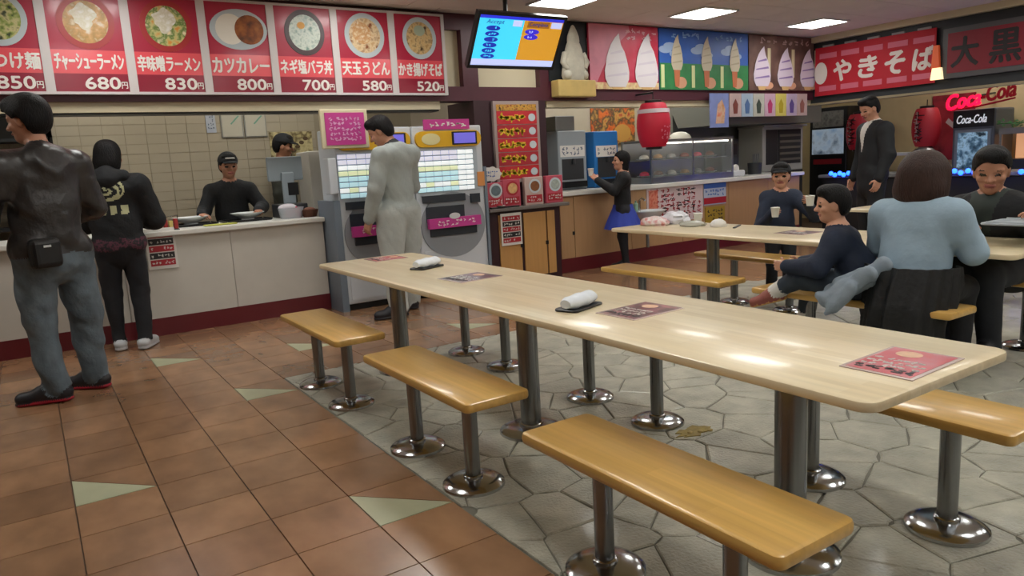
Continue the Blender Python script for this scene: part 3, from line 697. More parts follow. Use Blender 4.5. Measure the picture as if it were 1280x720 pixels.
# ------------------------------------------------------------------ right food counter
M_cwood=mat_wood('counter_wood_front','#b08a62','#a9835c',.5,.6,3.,'z',.05,.05)
ct=thing('food_counter','wood fronted food counter with white top and red kick strip','counter',(7.2,6.9,0))
part('carcass',ct,M_cwood,4.90,9.3,6.62,7.25,0,.865)
xs=[4.98,5.18,6.05,6.92,7.79,8.6,9.3]
for a,b in zip(xs[:-1],xs[1:]): part('front_panel',ct,M_cwood,a+.004,b-.004,6.605,6.62,.16,.86)
part('kick_strip',ct,M_base_red,4.90,9.3,6.60,6.622,0,.16)
MB().rbox(4.9,9.35,6.56,7.3,.865,.915,.008).build('worktop',M_ctop,ct)
part('lock',ct,M_black,5.15,5.18,6.598,6.606,.42,.46)
# notices on its front
t=thing('price_sheet','big white price sheet covered in red print on wood counter front','notice',(6.79,6.6,.42)); MB().box(6.30,7.28,6.592,6.604,.43,.865).build('sheet',mat('sheet_pinkish','#c9b6b8',.6),t)
scribble(t,M_pred,FY(6.79,6.592,.65),.92,.40,7,10,101,0,.002,'red_print'); scribble(t,M_pblk,FY(6.85,6.592,.67),.6,.34,7,5,102,0,.002,'black_print',.8)
MB().box(6.33,6.48,6.588,6.592,.58,.84).build('red_picture',mat_mix('sheet_red_picture',['#c24a38','#d88a70','#a83428'],.5,14),t)
t=thing('blue_notice','blue and white notice with red band on wood counter front','notice',(7.5,6.6,.58)); MB().box(7.30,7.72,6.592,6.604,.585,.87).build('sheet',mat('sheet_pale_blue','#a9b6cc',.6),t)
MB().box(7.30,7.72,6.589,6.592,.80,.87).build('blue_band',mat('print_blue'),t); MB().box(7.30,7.72,6.589,6.592,.60,.68).build('red_band',M_pred,t)
scribble(t,mat('print_blue'),FY(7.5,6.592,.74),.36,.1,2,8,103,0,.002)
t=thing('yellow_notice','yellow notice low on wood counter front below the blue one','notice',(7.51,6.6,.35)); MB().box(7.33,7.70,6.594,6.604,.35,.56).build('sheet',mat('sheet_yellow','#a3862a',.6),t); scribble(t,M_pblk,FY(7.51,6.594,.455),.3,.15,3,6,104,0,.002)
# wash basin fixed to the counter front beside the girl
t=thing('hand_basin','white oval hand basin fixed to counter front behind the girl','basin',(6.16,6.42,.5))
MB().lathe((6.16,6.42,.50),[(.001,.0),(.07,.0),(.13,.03),(.19,.085),(.225,.115),(.225,.125),(.205,.122),(.16,.075),(.08,.04),(.001,.035)],32,sy=.78).build('bowl',mat('ceramic_white','#cfd6da',.2,coat=.5),t,True)
MB().tube([(6.16,6.575,.60),(6.16,6.575,.74),(6.16,6.53,.765),(6.16,6.48,.74)],.012,10).build('tap',M_chrome,t,True)
MB().cyl((6.16,6.45,.18),(6.16,6.45,.52),.02,n=14).build('waste_pipe',M_steel,t,True)
MB().lathe((6.03,6.50,.615),[(.03,0),(.03,.09),(.012,.11),(.012,.13)],16).build('soap_bottle',mat('soap_green','#8fb09a',.4),t,True)
# water dispensers and display case on the counter
def dispenser(label,x0,x1,y0,y1,z0,z1,body,blue):
    t=thing('water_dispenser',label,'dispenser',((x0+x1)/2,(y0+y1)/2,z0)); xc=(x0+x1)/2; fr=FY(xc,y0,0); w=(x1-x0)/2
    MB().rbox(x0,x1,y0,y1,z0,z1,.015).build('body',body,t)
    MB().rect(-w+.03,w-.03,z1-.30,z1-.17,fr,0,.004).build('notice',M_paper,t); scribble(t,mat('print_grey_blue','#5a6478',.5),(Vector((xc,y0-.004,z1-.235)),(1,0,0),(0,0,1)),w*1.5,.1,2,6,int(x0*50),0,.002)
    MB().rect(-w+.05,w-.05,z0+.12,z0+.36,fr,-.001,.003).build('alcove',M_darkgrey,t); MB().rect(-w+.04,w-.04,z0+.03,z0+.10,fr,0,.05).build('drip_tray',M_black,t)
    MB().cyl((xc,y0-.02,z0+.30),(xc,y0-.02,z0+.36),.02,n=12).build('spout',M_darkgrey,t)
    if not blue: MB().rbox(x0+.02,x1-.12,y0+.05,y1-.05,z1,z1+.17,.01).build('tank',M_steel,t)
    return t
dispenser('grey water dispenser with paper notice on counter beside pillar','' or 5.20,5.62,6.88,7.2,.915,1.60,mat('dispenser_grey','#8f979c',.4),False)
dispenser('bright blue water dispenser on counter behind the girl',5.72,6.10,6.86,7.2,.915,1.58,mat('dispenser_blue','#1f6fb4',.4),True)
t=thing('display_case','glass food display case with trays on wood counter','display case',(7.2,7.0,.915))
M_glass=mat('case_glass','#cfd8d8',.05,alpha=.10)
part('added_case_light',t,mat('added_case_glow','#fff4e6',.4,emit=6.),6.5,7.9,6.70,6.72,1.395,1.41)  # glowing strip added to brighten the case interior
part('base',t,M_steel,6.45,7.95,6.66,7.2,.915,.99); part('back',t,M_steel,6.45,7.95,7.17,7.2,.99,1.45)
MB().poly([(-.54,1.42),(-.54,1.45),(-.06,1.45),(-.06,1.42)],((6.45,7.2,0),(0,1,0),(0,0,1)),0,1.5).build('roof',M_steel,t)
for x in (6.45,7.18,7.93): part('post',t,M_steel,x,x+.02,6.66,6.68,.99,1.42)
part('shelf',t,M_steel,6.47,7.93,6.76,7.17,1.19,1.2); part('front_glass',t,M_glass,6.47,7.93,6.66,6.665,.99,1.42)
rn=random.Random(4); k=0
for zz in (.99,1.2):
    for i in range(6):
        x=6.58+i*.24; k+=1
        cname=['pink','brown','white','tan','pale grey','russet'][(i+int(zz>1)*2)%6]
        tt=thing('food_plate','plate of %s food on %s of glass display case'%(cname,'upper shelf' if zz>1 else 'floor'),'plate',(x,6.92,zz),'plates in the glass display case')
        MB().lathe((x,6.92,zz),[(.001,0),(.05,0),(.095,.018),(.1,.022),(.06,.01),(.001,.01)],20).build('plate',M_white,tt,True)
        MB().ell((x,6.92,zz+.035),(.065,.06,.04),14,8).build('food',mat('case_food_%s'%cname,{'pink':'#b8485c','brown':'#6a4028','white':'#c8c4ba','tan':'#b08a5a','pale grey':'#9a9a96','russet':'#8a4632'}[cname],.5,var=.3,vscale=30),tt,True)
t=thing('white_bowl','large upturned white bowl on top of display case','bowl',(7.25,6.95,1.45)); MB().lathe((7.25,6.95,1.45),[(.15,0),(.15,.012),(.13,.05),(.08,.085),(.03,.095),(.001,.095)],28).build('bowl',mat('bowl_offwhite','#d8d4c4',.4),t,True)
# big red paper lantern
def lantern(label,c,r,h,chars,cw,body='#b51430',facing=FY,group='red paper lanterns'):
    t=thing('red_lantern',label,'lantern',(c[0],c[1],c[2]),group); n=28; prof=[]
    for j in range(25):
        v=j/24; q=math.sin(math.pi*min(1,max(0,(v*.86+.07)))); prof.append((r*(.42+.58*q**.5)*(1+.012*(j%2)),v*h))
    MB().lathe(c,prof,n).build('paper_shade',mat('lantern_'+body,body,.55,emit=.10),t,True)
    MB().lathe((c[0],c[1],c[2]+h),[(r*.5,-.01),(r*.5,.03),(r*.42,.035)],24).build('top_ring',M_black,t,True); MB().lathe((c[0],c[1],c[2]-.03),[(r*.42,0),(r*.5,.005),(r*.5,.045)],24).build('bottom_ring',M_black,t,True)
    MB().tube([(c[0],c[1],c[2]+h+.03),(c[0],c[1],c[2]+h+.12)],.006,8).build('cord',M_black,t)
    return t
t=lantern('large red lantern with white top band hanging in front of display case',(6.25,6.40,1.36),.195,.50,'',0)
MB().tube([(6.25,6.40,1.98),(6.25,6.69,1.98)],.012,8).build('bracket',M_black,t); MB().lathe((6.25,6.40,1.36),[(.188,.385),(.184,.43)],28).build('white_band',mat('band_white','#d6c8cc',.5),t,True)
scribble(t,mat('lantern_pink_print','#d88a9a',.5),FY(6.25,6.20,1.52),.16,.16,4,4,121,0,.003)
# wall posters and kit at the back of the right kitchen
t=thing('dish_poster','red and orange dish poster on back wall left of large lantern','poster',(7.5,8.57,1.45)); MB().box(7.12,7.98,8.575,8.595,1.45,2.0).build('sheet',mat_mix('dish_poster_print',['#b0302a','#d8702a','#4a4030','#c8964a','#a82a24'],.5,6),t)
MB().oval(7.72,1.62,.17,.13,FY(0,8.575,0),0,.004,24).build('bowl_picture',mat('poster_tan','#c8964a',.5),t)
t=thing('door_frame','narrow blue grey door frame on back wall beside lantern','door frame',(8.45,8.55,0)); MB().box(8.36,8.44,8.54,8.595,0,1.98).box(8.6,8.64,8.54,8.595,0,1.98).box(8.44,8.6,8.54,8.595,1.92,1.98).build('jamb',mat('door_blue','#5b7684',.5),t)
t=thing('extractor_hood','grey stainless extractor hood under the row of small posters','hood',(9.2,7.3,1.5))
M_hood=mat('hood_grey','#7d7f78',.5,.3)
MB().poly([(0,1.62),(0,1.92),(.9,1.92),(.75,1.62)],((8.0,6.95,0),(0,1,0),(0,0,1)),0,2.3).build('canopy',M_hood,t)
tag(MB().box(8.05,10.4,7.85,7.9,0,1.95).build('wall_hood',M_hood),kind='structure')
t=thing('kitchen_cupboard','white kitchen cupboard with dark glass doors behind boy with cap','cupboard',(9.75,7.5,.915))
MB().rbox(9.37,10.35,7.30,7.75,.915,1.58,.01).build('body',mat('cupboard_white','#b4b4ae',.5),t); MB().box(9.36,10.4,7.26,7.76,1.58,1.61).build('top',mat('cupboard_white'),t)
for a,b in ((9.45,9.72),(9.74,10.28)): d=part('glass_door',t,M_darkgrey,a,b,7.288,7.30,1.02,1.54)
for q in range(5): part('shelf_edge',t,mat('shelf_pale','#6f6b62',.5),9.76,10.26,7.28,7.289,1.07+q*.09,1.105+q*.09)
part('stand',t,M_darkgrey,9.37,10.35,7.30,7.75,0,.915)
t=thing('coffee_urn','dark kitchen appliance on counter below the blue ice poster','appliance',(8.25,7.1,.915))
MB().rbox(8.06,8.42,6.95,7.25,.915,1.42,.02).build('body',mat('appliance_olive','#2c302a',.5),t); MB().rbox(8.12,8.36,6.93,6.96,1.2,1.36,.008).build('panel',M_black,t); MB().lathe((8.24,7.1,1.42),[(.14,0),(.14,.05),(.05,.09),(.001,.1)],20).build('lid',M_darkgrey,t,True)
t=thing('tissue_box','white crumpled tissue pack on wood counter by appliance','tissue pack',(8.1,6.75,.915)); MB().rbox(7.98,8.22,6.68,6.82,.915,1.0,.02).build('box',M_white,t); MB().ell((8.1,6.75,1.02),(.06,.04,.06),12,8).build('tissue',M_paper,t,True)
t=thing('utensil_pot','dark pot with ladles on wood counter near corner','pot',(8.75,6.95,.915)); MB().lathe((8.75,6.95,.915),[(.09,0),(.1,.16),(.09,.16),(.08,.02),(.001,.02)],20).build('pot',M_darkgrey,t,True)
for q in range(4): MB().tube([(8.75+.02*q-.03,6.95,.95),(8.72+.04*q-.03,6.93,1.2)],.007,8).build('ladle',M_steel,t)

# ------------------------------------------------------------------ left kitchen fittings
t=thing('glass_panel_frame','left of two thin framed panels on kitchen tile wall','panel',(2.02,8.57,1.71),'framed panels on tile wall')
def pan(t,x0,x1): 
    MB().box(x0,x1,8.575,8.588,1.71,2.06).build('frame',mat('panel_frame','#8f8f88',.4),t); MB().box(x0+.012,x1-.012,8.57,8.576,1.722,2.048).build('pane',mat('panel_pale','#bfb9a8',.25),t); MB().poly([(x0+.10,1.86),(x0+.11,1.85),(x0+.2,1.94),(x0+.19,1.95)],FY(0,8.57,0),0,.002).build('green_mark',mat('mark_green','#6a9a84',.5),t)
pan(t,1.90,2.135)
t=thing('glass_panel_frame','right of two thin framed panels on kitchen tile wall','panel',(2.27,8.57,1.71),'framed panels on tile wall'); pan(t,2.15,2.39)
t=thing('paper_slip','narrow pale blue paper slip on kitchen tile wall','paper',(1.8,8.57,1.78)); MB().box(1.75,1.85,8.58,8.588,1.77,2.06).build('slip',mat('slip_blue','#b7bcc6',.6),t); scribble(t,mat('print_grey_blue'),FY(1.8,8.58,1.92),.07,.24,6,3,7,0,.002)
t=thing('photo_poster','cream picture poster on kitchen wall behind the second cook','poster',(2.62,8.57,1.42)); MB().box(2.41,2.9,8.575,8.59,1.42,1.76).build('sheet',mat_mix('photo_poster_print',['#b8a878','#cfc292','#6a5a38','#c8b884'],.5,9),t)
for q in range(5): MB().oval(2.62+.05*q,1.50+.045*q,.03,.022,FY(0,8.575,0),0,.003,14).build('dish_picture',mat('poster_brown_spot','#5a452a',.5),t)
t=thing('cash_register','pale grey cash register screen seen from behind on stand','cash register',(2.13,7.25,.872))
MB().rbox(1.97,2.31,7.2,7.235,1.22,1.45,.01).build('screen_back',mat('register_grey','#8f9aa0',.45),t); MB().rbox(2.09,2.21,7.17,7.2,1.0,1.3,.01).build('neck',mat('register_grey'),t); MB().rbox(2.0,2.28,7.05,7.3,.872,1.0,.01).build('base',M_darkgrey,t); MB().box(2.14,2.24,7.165,7.172,1.08,1.2).build('receipt_slot',M_black,t)
t=thing('white_partition','tall white cabinet side panel between kitchen and ticket machines','cabinet',(2.62,7.75,0)); MB().rbox(2.48,2.78,7.5,7.9,0,1.50,.01).build('body',M_cwhite,t); part('door_gap',t,M_darkgrey,2.63,2.636,7.497,7.501,.1,1.45)
t=thing('kitchen_shelf','dark kitchen shelf with white dishes behind man in leather jacket','shelf',(-.1,8.4,0)); 
for q in range(4): part('board',t,M_darkgrey,-.6,.28,8.2,8.56,.9+q*.27,.93+q*.27)
part('upright',t,M_black,-.62,-.58,8.2,8.56,0,2.1); part('upright',t,M_black,.26,.3,8.2,8.56,0,2.1); part('top_unit',t,M_black,-.62,.3,8.2,8.56,1.74,2.1)
for q in range(6):
    xx=-.48+.13*q; zz=.93+.27*(q%3)
    tt=thing('dish_stack','white dish stack on %s board of dark kitchen shelf, %s'%(['low','middle','high'][q%3],'left' if q<3 else 'right'),'dishes',(xx,8.36,zz),'dish stacks on kitchen shelf'); MB().lathe((xx,8.36,zz),[(.03,0),(.06,.03),(.065,.12),(.06,.12),(.001,.1)],16).build('bowls',M_white,tt,True)
# things on the left counter
def ramen_bowl(label,x,y,z):
    t=thing('ramen_bowl',label,'bowl',(x,y,z),'white ramen bowls on the counter')
    MB().lathe((x,y,z),[(.001,.0),(.06,0),(.06,.012),(.05,.014),(.10,.035),(.15,.065),(.155,.07),(.148,.068),(.1,.042),(.001,.03)],32).build('bowl',mat('bowl_white','#d6dadc',.25,coat=.4),t,True)
    MB().lathe((x,y,z),[(.11,.05),(.001,.052)],24).build('soup',mat('soup_brown','#8a6a3a',.3),t,True)
def serving_tray(label,x,y,w,d,z):
    t=thing('serving_tray',label,'tray',(x,y,z),'black serving trays'); slab(x-w/2,x+w/2,y-d/2,y+d/2,z,z+.008,.03,.003,1).build('base',M_black,t,True)
    rim=MB()
    for a,b,c,e in ((-w/2,w/2,-d/2,-d/2+.01),(-w/2,w/2,d/2-.01,d/2),(-w/2,-w/2+.01,-d/2+.01,d/2-.01),(w/2-.01,w/2,-d/2+.01,d/2-.01)): rim.box(x+a+(.02 if b-a>.1 else 0),x+b-(.02 if b-a>.1 else 0),y+c,y+e,z+.008,z+.02)
    rim.build('rim',M_black,t)
serving_tray('black tray under the left ramen bowl on white counter',1.22,7.12,.42,.30,.872); ramen_bowl('white ramen bowl on left black tray before the cook',1.22,7.12,.881)
serving_tray('black tray under the right ramen bowl on white counter',1.70,7.12,.42,.30,.872); ramen_bowl('white ramen bowl on right black tray before the cook',1.72,7.12,.881)
t=thing('towel','folded yellow green cloth on counter edge before the trays','cloth',(1.40,6.85,.872)); MB().rbox(1.28,1.55,6.80,6.9,.872,.884,.004,1).build('cloth',mat('cloth_lime','#a8a84a',.8),t)
t=thing('candy_basket','clear tub of pink packets at counter end','basket',(2.08,6.95,.872)); MB().lathe((2.08,6.95,.872),[(.001,.004),(.09,.004),(.10,.0),(.12,.1),(.115,.1),(.09,.01)],24).build('tub',mat('tub_clear','#c8ccd2',.2,alpha=.5),t,True)
for q in range(8): MB().rbox(2.02+.035*(q%4),2.06+.035*(q%4),6.9+.05*(q//4),6.95+.05*(q//4),.88+.02*(q%3),.94+.02*(q%3),.006,1).build('packet',mat('packet_pink','#c23a5c',.5),t)
MB().ell((2.05,6.95,.97),(.09,.07,.04),14,8).build('wrapping',mat('wrap_white','#c9c4cc',.4),t,True)
t=thing('brown_basket','small brown woven basket at right end of counter','basket',(2.24,6.9,.872)); Mbk=mat('basket_brown','#5a3322',.8,bump=.6,bscale=120)
MB().lathe((2.24,6.9,.872),[(.001,.004),(.06,0),(.085,.07),(.08,.07),(.055,.012),(.001,.012)],22).build('basket',Mbk,t,True); MB().ell((2.24,6.9,.935),(.06,.055,.03),12,8).build('contents',mat('basket_contents','#70402c',.7,var=.4,vscale=40),t,True)
t=thing('condiment_caddy','small caddy of red and yellow condiment packs at elbow of person in hoodie','caddy',(.98,6.78,.872)); MB().box(.90,1.06,6.72,6.84,.872,.88).build('tray',M_darkgrey,t)
for q in range(4): MB().rbox(.905+.04*q,.935+.04*q,6.74,6.8,.88,.95+.015*(q%2),.004,1).build('packet',mat('packet_%d'%(q%2),'#9a2c28' if q%2 else '#c8b468',.5),t)
MB().tube([(.90,6.78,.88),(.90,6.78,.97),(1.06,6.78,.99),(1.06,6.78,.88)],.006,8).build('handle',M_chrome,t)

# ------------------------------------------------------------------ right-hand stall
M_beam=mat('stall_beam_dark','#23262a',.5); M_ban=mat('banner_red','#b01426',.7,var=.06,vscale=4); M_banp=mat('banner_pink','#c8667a',.7); M_banw=mat('banner_white','#ddd3cc',.7)
st=tag(MB().box(XR,XR+.14,-2.5,YW+.06,1.87,ZC).build('trim_4',M_beam),kind='structure')
part('cream_cornice',st,M_cream,XR-.10,XR+.02,-2.5,YW+.04,2.70,ZC)
part('lower_band',st,mat('band_taupe','#8f8266',.5),XR-.01,XR+.14,-2.5,YW+.06,1.84,1.87)
xb=XR-.05
t=thing('yakisoba_banner','red cloth banner with white lettering and pink borders over right stall','banner',(xb,5.8,1.96))
MB().box(xb,xb+.012,4.95,6.62,1.96,2.62).build('cloth',M_ban,t)
for i in range(5):
    y=6.42-i*.33
    for zz in (2.055,2.50): MB().box(xb-.004,xb,y-.13,y+.13,zz-.035,zz+.035).build('border_patch',M_banp,t)
    MB().box(xb-.01,xb+.02,y-.08,y+.08,2.62,2.645).build('hanging_loop',mat('loop_grey','#8a8684',.6),t)
for ch,y in (('や',6.20),('き',5.83),('そ',5.46),('ば',5.10)): lettering(ch,t,M_banw,FX(xb,y,2.275),.25,.27,.004,'letter_'+{'や':'ya','き':'ki','そ':'so','ば':'ba'}[ch],.045,.1)
MB().oval(0,0,.10,.15,FX(xb,6.53,2.27),0,.004,24).build('round_mark',M_banw,t)
t=thing('stall_sign','dark red framed sign board with two large black characters','sign',(xb,4.0,2.0)); yl,yr=4.86,3.0
MB().box(xb-.01,xb+.05,yr,yl,1.99,2.58).build('frame',mat('sign_frame_grey','#4b4a4c',.4),t); MB().box(xb-.016,xb-.009,yr+.06,yl-.06,2.05,2.52).build('panel',mat('sign_maroon','#7a1626',.5),t)
lettering('大',t,M_pblk,FX(xb-.016,4.60,2.285),.30,.34,.005,'letter_dai',.03); lettering('黒',t,M_pblk,FX(xb-.016,4.16,2.285),.32,.36,.005,'letter_kuro',.03)
t=thing('wall_lamp','small lit cream and orange lamp box between banner and sign','lamp',(xb,4.91,1.98)); MB().poly([(-.07,1.99),(.07,1.99),(.05,2.13),(-.05,2.13)],FX(xb-.02,4.90,0),0,.05).build('lit_shade',mat('lamp_cream','#f0dcae',.5,emit=1.1),t); MB().poly([(-.05,2.13),(.05,2.13),(.03,2.40),(-.03,2.40)],FX(xb-.02,4.92,0),0,.04).build('orange_shade',mat('lamp_orange','#c8562a',.5,emit=.25),t)
# counter of the right stall with blue string lights
t=thing('stall_counter','dark counter of right-hand stall behind the seated people','counter',(10.0,4.0,0)); part('carcass',t,mat('stall_counter_dark','#1d2023',.5),XR,10.3,-1,6.5,0,.80); MB().rbox(XR-.05,10.36,-1,6.55,.80,.845,.008).build('worktop',mat('stall_top_grey','#6d6f70',.35),t)
for a in (-.9,.6,2.1,3.6,5.1): part('front_panel',t,mat('stall_panel_black','#17191c',.5),XR-.015,XR,a+.01,a+1.38,.08,.78)
M_led=mat('led_blue','#2452ff',.4,emit=9.,ehx='#1a48ff'); lm=MB().ell((0,0,0),(.03,.03,.03),12,8).mesh('bulb',M_led,smooth=True)
def leds(label,y0,y1,n):
    t=thing('string_lights',label,'string lights',(XR-.08,(y0+y1)/2,.80)); MB().tube([(XR-.075,y0,.84),(XR-.075,(y0+y1)/2,.825),(XR-.075,y1,.84)],.008,8).build('cable',M_black,t)
    for i in range(n):
        b=link_mesh('bulb',lm,t); b.location=(-.02+.012*(i%2),y0+(i+.5)*(y1-y0)/n-(y0+y1)/2,.045+.022*((i*3)%2))
leds('blue string lights on dark counter at left of man in black suit',5.95,6.35,6); leds('blue string lights on dark counter between woman and seated man',4.05,5.0,12); leds('blue string lights on dark counter at right edge of picture',3.3,3.95,7)
# drinks machine, coolers, lanterns, signs
t=thing('drinks_machine','black drinks machine with bluish lit front behind the right counter','drinks machine',(11.0,7.3,0))
MB().rbox(10.98,11.5,6.95,7.62,0,1.86,.02).build('body',M_black,t); f=FX(10.98,7.285,0)
MB().rect(-.27,.27,1.55,1.80,f,0,.01).build('header',mat_mix('machine_header',['#5a5854','#8a8880','#3a3836'],.4,8),t); MB().rect(-.28,.28,1.12,1.52,f,0,.01).build('lit_window',mat_mix('machine_window',['#7fa0be','#aebfcd','#48586a'],.3,5,emit=.35),t); MB().rect(-.25,.25,.96,1.04,f,0,.008).build('red_panel',M_pred,t)
def fridge(label):
    t=thing('drinks_fridge',label,'fridge',(11.1,5.05,0)); MB().rbox(10.95,11.5,4.80,5.34,0,1.64,.02).build('body',mat('fridge_grey','#5b6066',.4),t); f=FX(10.95,5.07,0)
    MB().rect(-.26,.26,1.40,1.63,f,0,.015).build('header',M_black,t); lettering('Coca-Cola',t,mat('header_white','#dfe4e8',.4,emit=.5),FX(10.935,5.09,1.51),.38,.11,.004,'lettering',.02,.3)
    d=MB().rect(-.23,.23,.80,1.37,f,0,.012).build('door_frame',mat('fridge_silver','#7d858c',.35),t); MB().rect(-.19,.19,.84,1.33,f,.012,.016).build('lit_door',mat_mix('fridge_inside',['#16222e','#4a6a82','#9ec4dc','#22323e'],.2,9,emit=.35),d)
    return t
fridge('black topped drinks fridge with lit glass door at right')
t=thing('neon_sign','glowing red script neon sign above the drinks fridge','neon sign',(11.3,5.0,1.6))
Mn1=mat('neon_red','#ff1440',.4,emit=2.2,ehx='#ff0a38'); Mn2=mat('neon_dim','#8a0a1c',.4,emit=.25,ehx='#8a0414')
dy=.07
fr=lambda y,z:((10.88,y,z),Vector((0,-1,.12)).normalized(),Vector((0,.12,1)).normalized())
lettering('Coca',t,Mn1,fr(5.18,1.77),.44,.20,.02,'lit_script',.03,.35); lettering('-Cola',t,Mn2,fr(4.75,1.84),.42,.20,.02,'dim_script',.03,.35)
MB().tube([(10.9,5.38,1.64),(10.89,5.0,1.67),(10.89,4.55,1.74)],.012,8).build('underline_tube',Mn2,t); MB().tube([(10.9,5.1,1.8),(11.58,5.1,1.86)],.015,8).build('bracket',M_black,t)
def small_lantern(label,y,x=11.0):
    t=lantern(label,(x,y,1.17),.19,.54,'',0,'#9a1a26',FX); scribble(t,mat('lantern_black_print','#1a1414',.5),FX(x-.196,y,1.45),.10,.42,6,1,int(y*10),0,.003,'black_print',1.,1.2); scribble(t,mat('lantern_white_print','#b8a49c',.5),FX(x-.196,y+.04,1.45),.06,.42,7,1,int(y*10)+1,0,.003,'white_print',1.,1.1); return t
small_lantern('red paper lantern with dark writing left of man in black suit',6.76); small_lantern('red paper lantern with dark writing left of red wall poster',5.73)
t=thing('red_poster','red cola wall poster beside the paper lantern','poster',(11.57,5.62,1.0)); MB().box(11.575,11.59,5.35,5.95,.95,1.9).build('sheet',mat_mix('cola_poster',['#8a1420','#a02430','#6a0e18'],.5,4),t); MB().poly([(-.1,1.5),(.02,1.4),(.16,1.62),(.1,1.66),(.0,1.5),(-.06,1.56)],FX(11.575,5.65,0),0,.003).build('white_swoosh',mat('poster_swoosh','#b8a8a4',.5),t); MB().oval(0,0,.09,.09,FX(11.575,5.5,1.12),0,.003,24).build('round_mark',mat('poster_salmon','#c86a5a',.5),t)  # round mark is a paler red than the sheet
t=thing('white_shelf','white shelf unit with silver lid behind the seated woman','shelf',(10.75,5.85,0)); part('top',t,M_cwhite,10.6,10.95,5.55,6.3,1.06,1.10); part('panel',t,M_cwhite,10.62,10.95,6.24,6.3,0,1.06); part('panel',t,M_cwhite,10.62,10.95,5.55,5.6,0,1.06)
MB().ell((10.75,5.62,1.12),(.1,.14,.045),16,8).build('silver_lid',M_steel,t,True)
t=thing('garland','green leafy garland over lit food case at right edge','garland',(11.0,4.45,1.36)); rn=random.Random(3); Mlf=mat('garland_leaf','#2f6a34',.5,var=.3)
gm=MB()
for q in range(60):
    y=4.75-.75*rn.random(); z=1.42+rn.uniform(-.045,.045); x=10.95+rn.uniform(-.04,.04); a=rn.uniform(0,6.28); l=.05
    gm.add([(x,y,z),(x+.02,y+l*.5*math.cos(a),z+l*.5*math.sin(a)+.012),(x,y+l*math.cos(a),z+l*math.sin(a)),(x-.02,y+l*.5*math.cos(a),z+l*.5*math.sin(a)-.012)],[(0,1,2,3)])
tag(gm.build('leaves',Mlf,t),kind='stuff'); MB().tube([(10.95,4.78,1.42),(10.95,4.0,1.42)],.008,8).build('stem',Mlf,t)
t=thing('food_warmer','warm lit food warmer case below garland at right edge','food warmer',(11.1,4.35,0)); part('cabinet',t,M_darkgrey,10.95,11.5,3.9,4.74,0,.95); part('roof',t,M_steel,10.93,11.5,3.9,4.74,1.28,1.36); part('lit_back',t,mat('warmer_glow','#e0b890',.5,emit=.7,ehx='#e8a878'),11.4,11.42,3.92,4.72,.95,1.28); part('post',t,M_steel,10.95,10.98,4.71,4.74,.95,1.28)
# ------------------------------------------------------------------ things on the tables
M_lam=mat('laminate_sheet','#cdb9b2',.2,coat=.5)
def table_menu(label,x0,x1,y0,y1,main,rot,seed,z=.69):
    cx,cy=(x0+x1)/2,(y0+y1)/2; t=thing('table_menu',label,'menu sheet',(cx,cy,z),'laminated menu sheets on the tables'); w=x1-x0; d=y1-y0
    MB().rbox(x0,x1,y0,y1,z,z+.003,.001,1).build('sheet',M_lam,t)
    p=MB().box(x0+.012,x1-.012,y0+.012,y1-.012,z+.003,z+.0036).build('printed_area',main,t)
    f=FL(cx,cy,z+.0036)
    scribble(p,M_paper,((cx-.03,cy,z+.0036),(0,-1,0),(1,0,0)),d*.8,w*.35,3,8,seed,0,.0006,'white_print',.9,1.)
    scribble(p,M_pblk,((cx-w*.33,cy,z+.0036),(0,-1,0),(1,0,0)),d*.8,w*.18,1,6,seed+1,0,.0006,'black_print',1.,1.1)
    MB().oval(0,0,.035,.03,((cx+w*.28,cy+d*.1,z+.0036),(0,-1,0),(1,0,0)),0,.0005,18).build('dish_picture',mat('menu_dish','#d8b090',.5,var=.2,vscale=40),p)
    t.rotation_euler.z=rot; return t
M_m1=mat_mix('menu_print_red',['#a8182c','#c23244','#b87078'],.3,10,coat=.4); M_m2=mat_mix('menu_print_dark',['#2c2a34','#6a2434','#4a4450'],.3,12,coat=.4); M_m3=mat_mix('menu_print_maroon',['#8a2030','#4a2a30','#b06a70'],.3,12,coat=.4)
table_menu('red laminated menu sheet at nearest end of the long table',1.765,2.045,.935,1.13,M_m1,math.radians(2),201)
table_menu('maroon laminated menu sheet beside the nearer white towel',1.77,2.045,1.945,2.15,M_m3,math.radians(3),211)
table_menu('dark laminated menu sheet near far end of the long table',1.77,2.035,3.22,3.45,M_m2,math.radians(5),221)
table_menu('red menu sheet at the farthest end of the long table',1.84,2.07,4.43,4.64,M_m1,0,231)
table_menu('dark menu sheet on second table before boy with cups',4.30,4.52,3.02,3.26,M_m2,0,241)
def towel_pack(label,x,y,rot):
    t=thing('hand_towel',label,'hand towel',(x,y,.69),'rolled towels on black trays')
    slab(x-.06,x+.05,y-.10,y+.105,.69,.700,.02,.003,1).build('tray',M_black,t,True)
    m=MB(); P=[];
    for i in range(9): P.append((x,y-.10+i*.025,.722+.003*math.sin(i*2.1)))
    m.tube(P,[.018,.025,.028,.027,.028,.029,.027,.026,.017],14); o=m.build('rolled_cloth',mat('towel_white','#dde3ea',.55,bump=.3,bscale=50),t,True)
    for v in o.data.vertices: v.co.x*=1.35
    t.rotation_euler.z=rot
towel_pack('rolled white towel on black tray, nearer one on long table',1.79,2.27,math.radians(-72))
towel_pack('rolled white towel on black tray, farther one on long table',1.93,3.88,math.radians(-68))
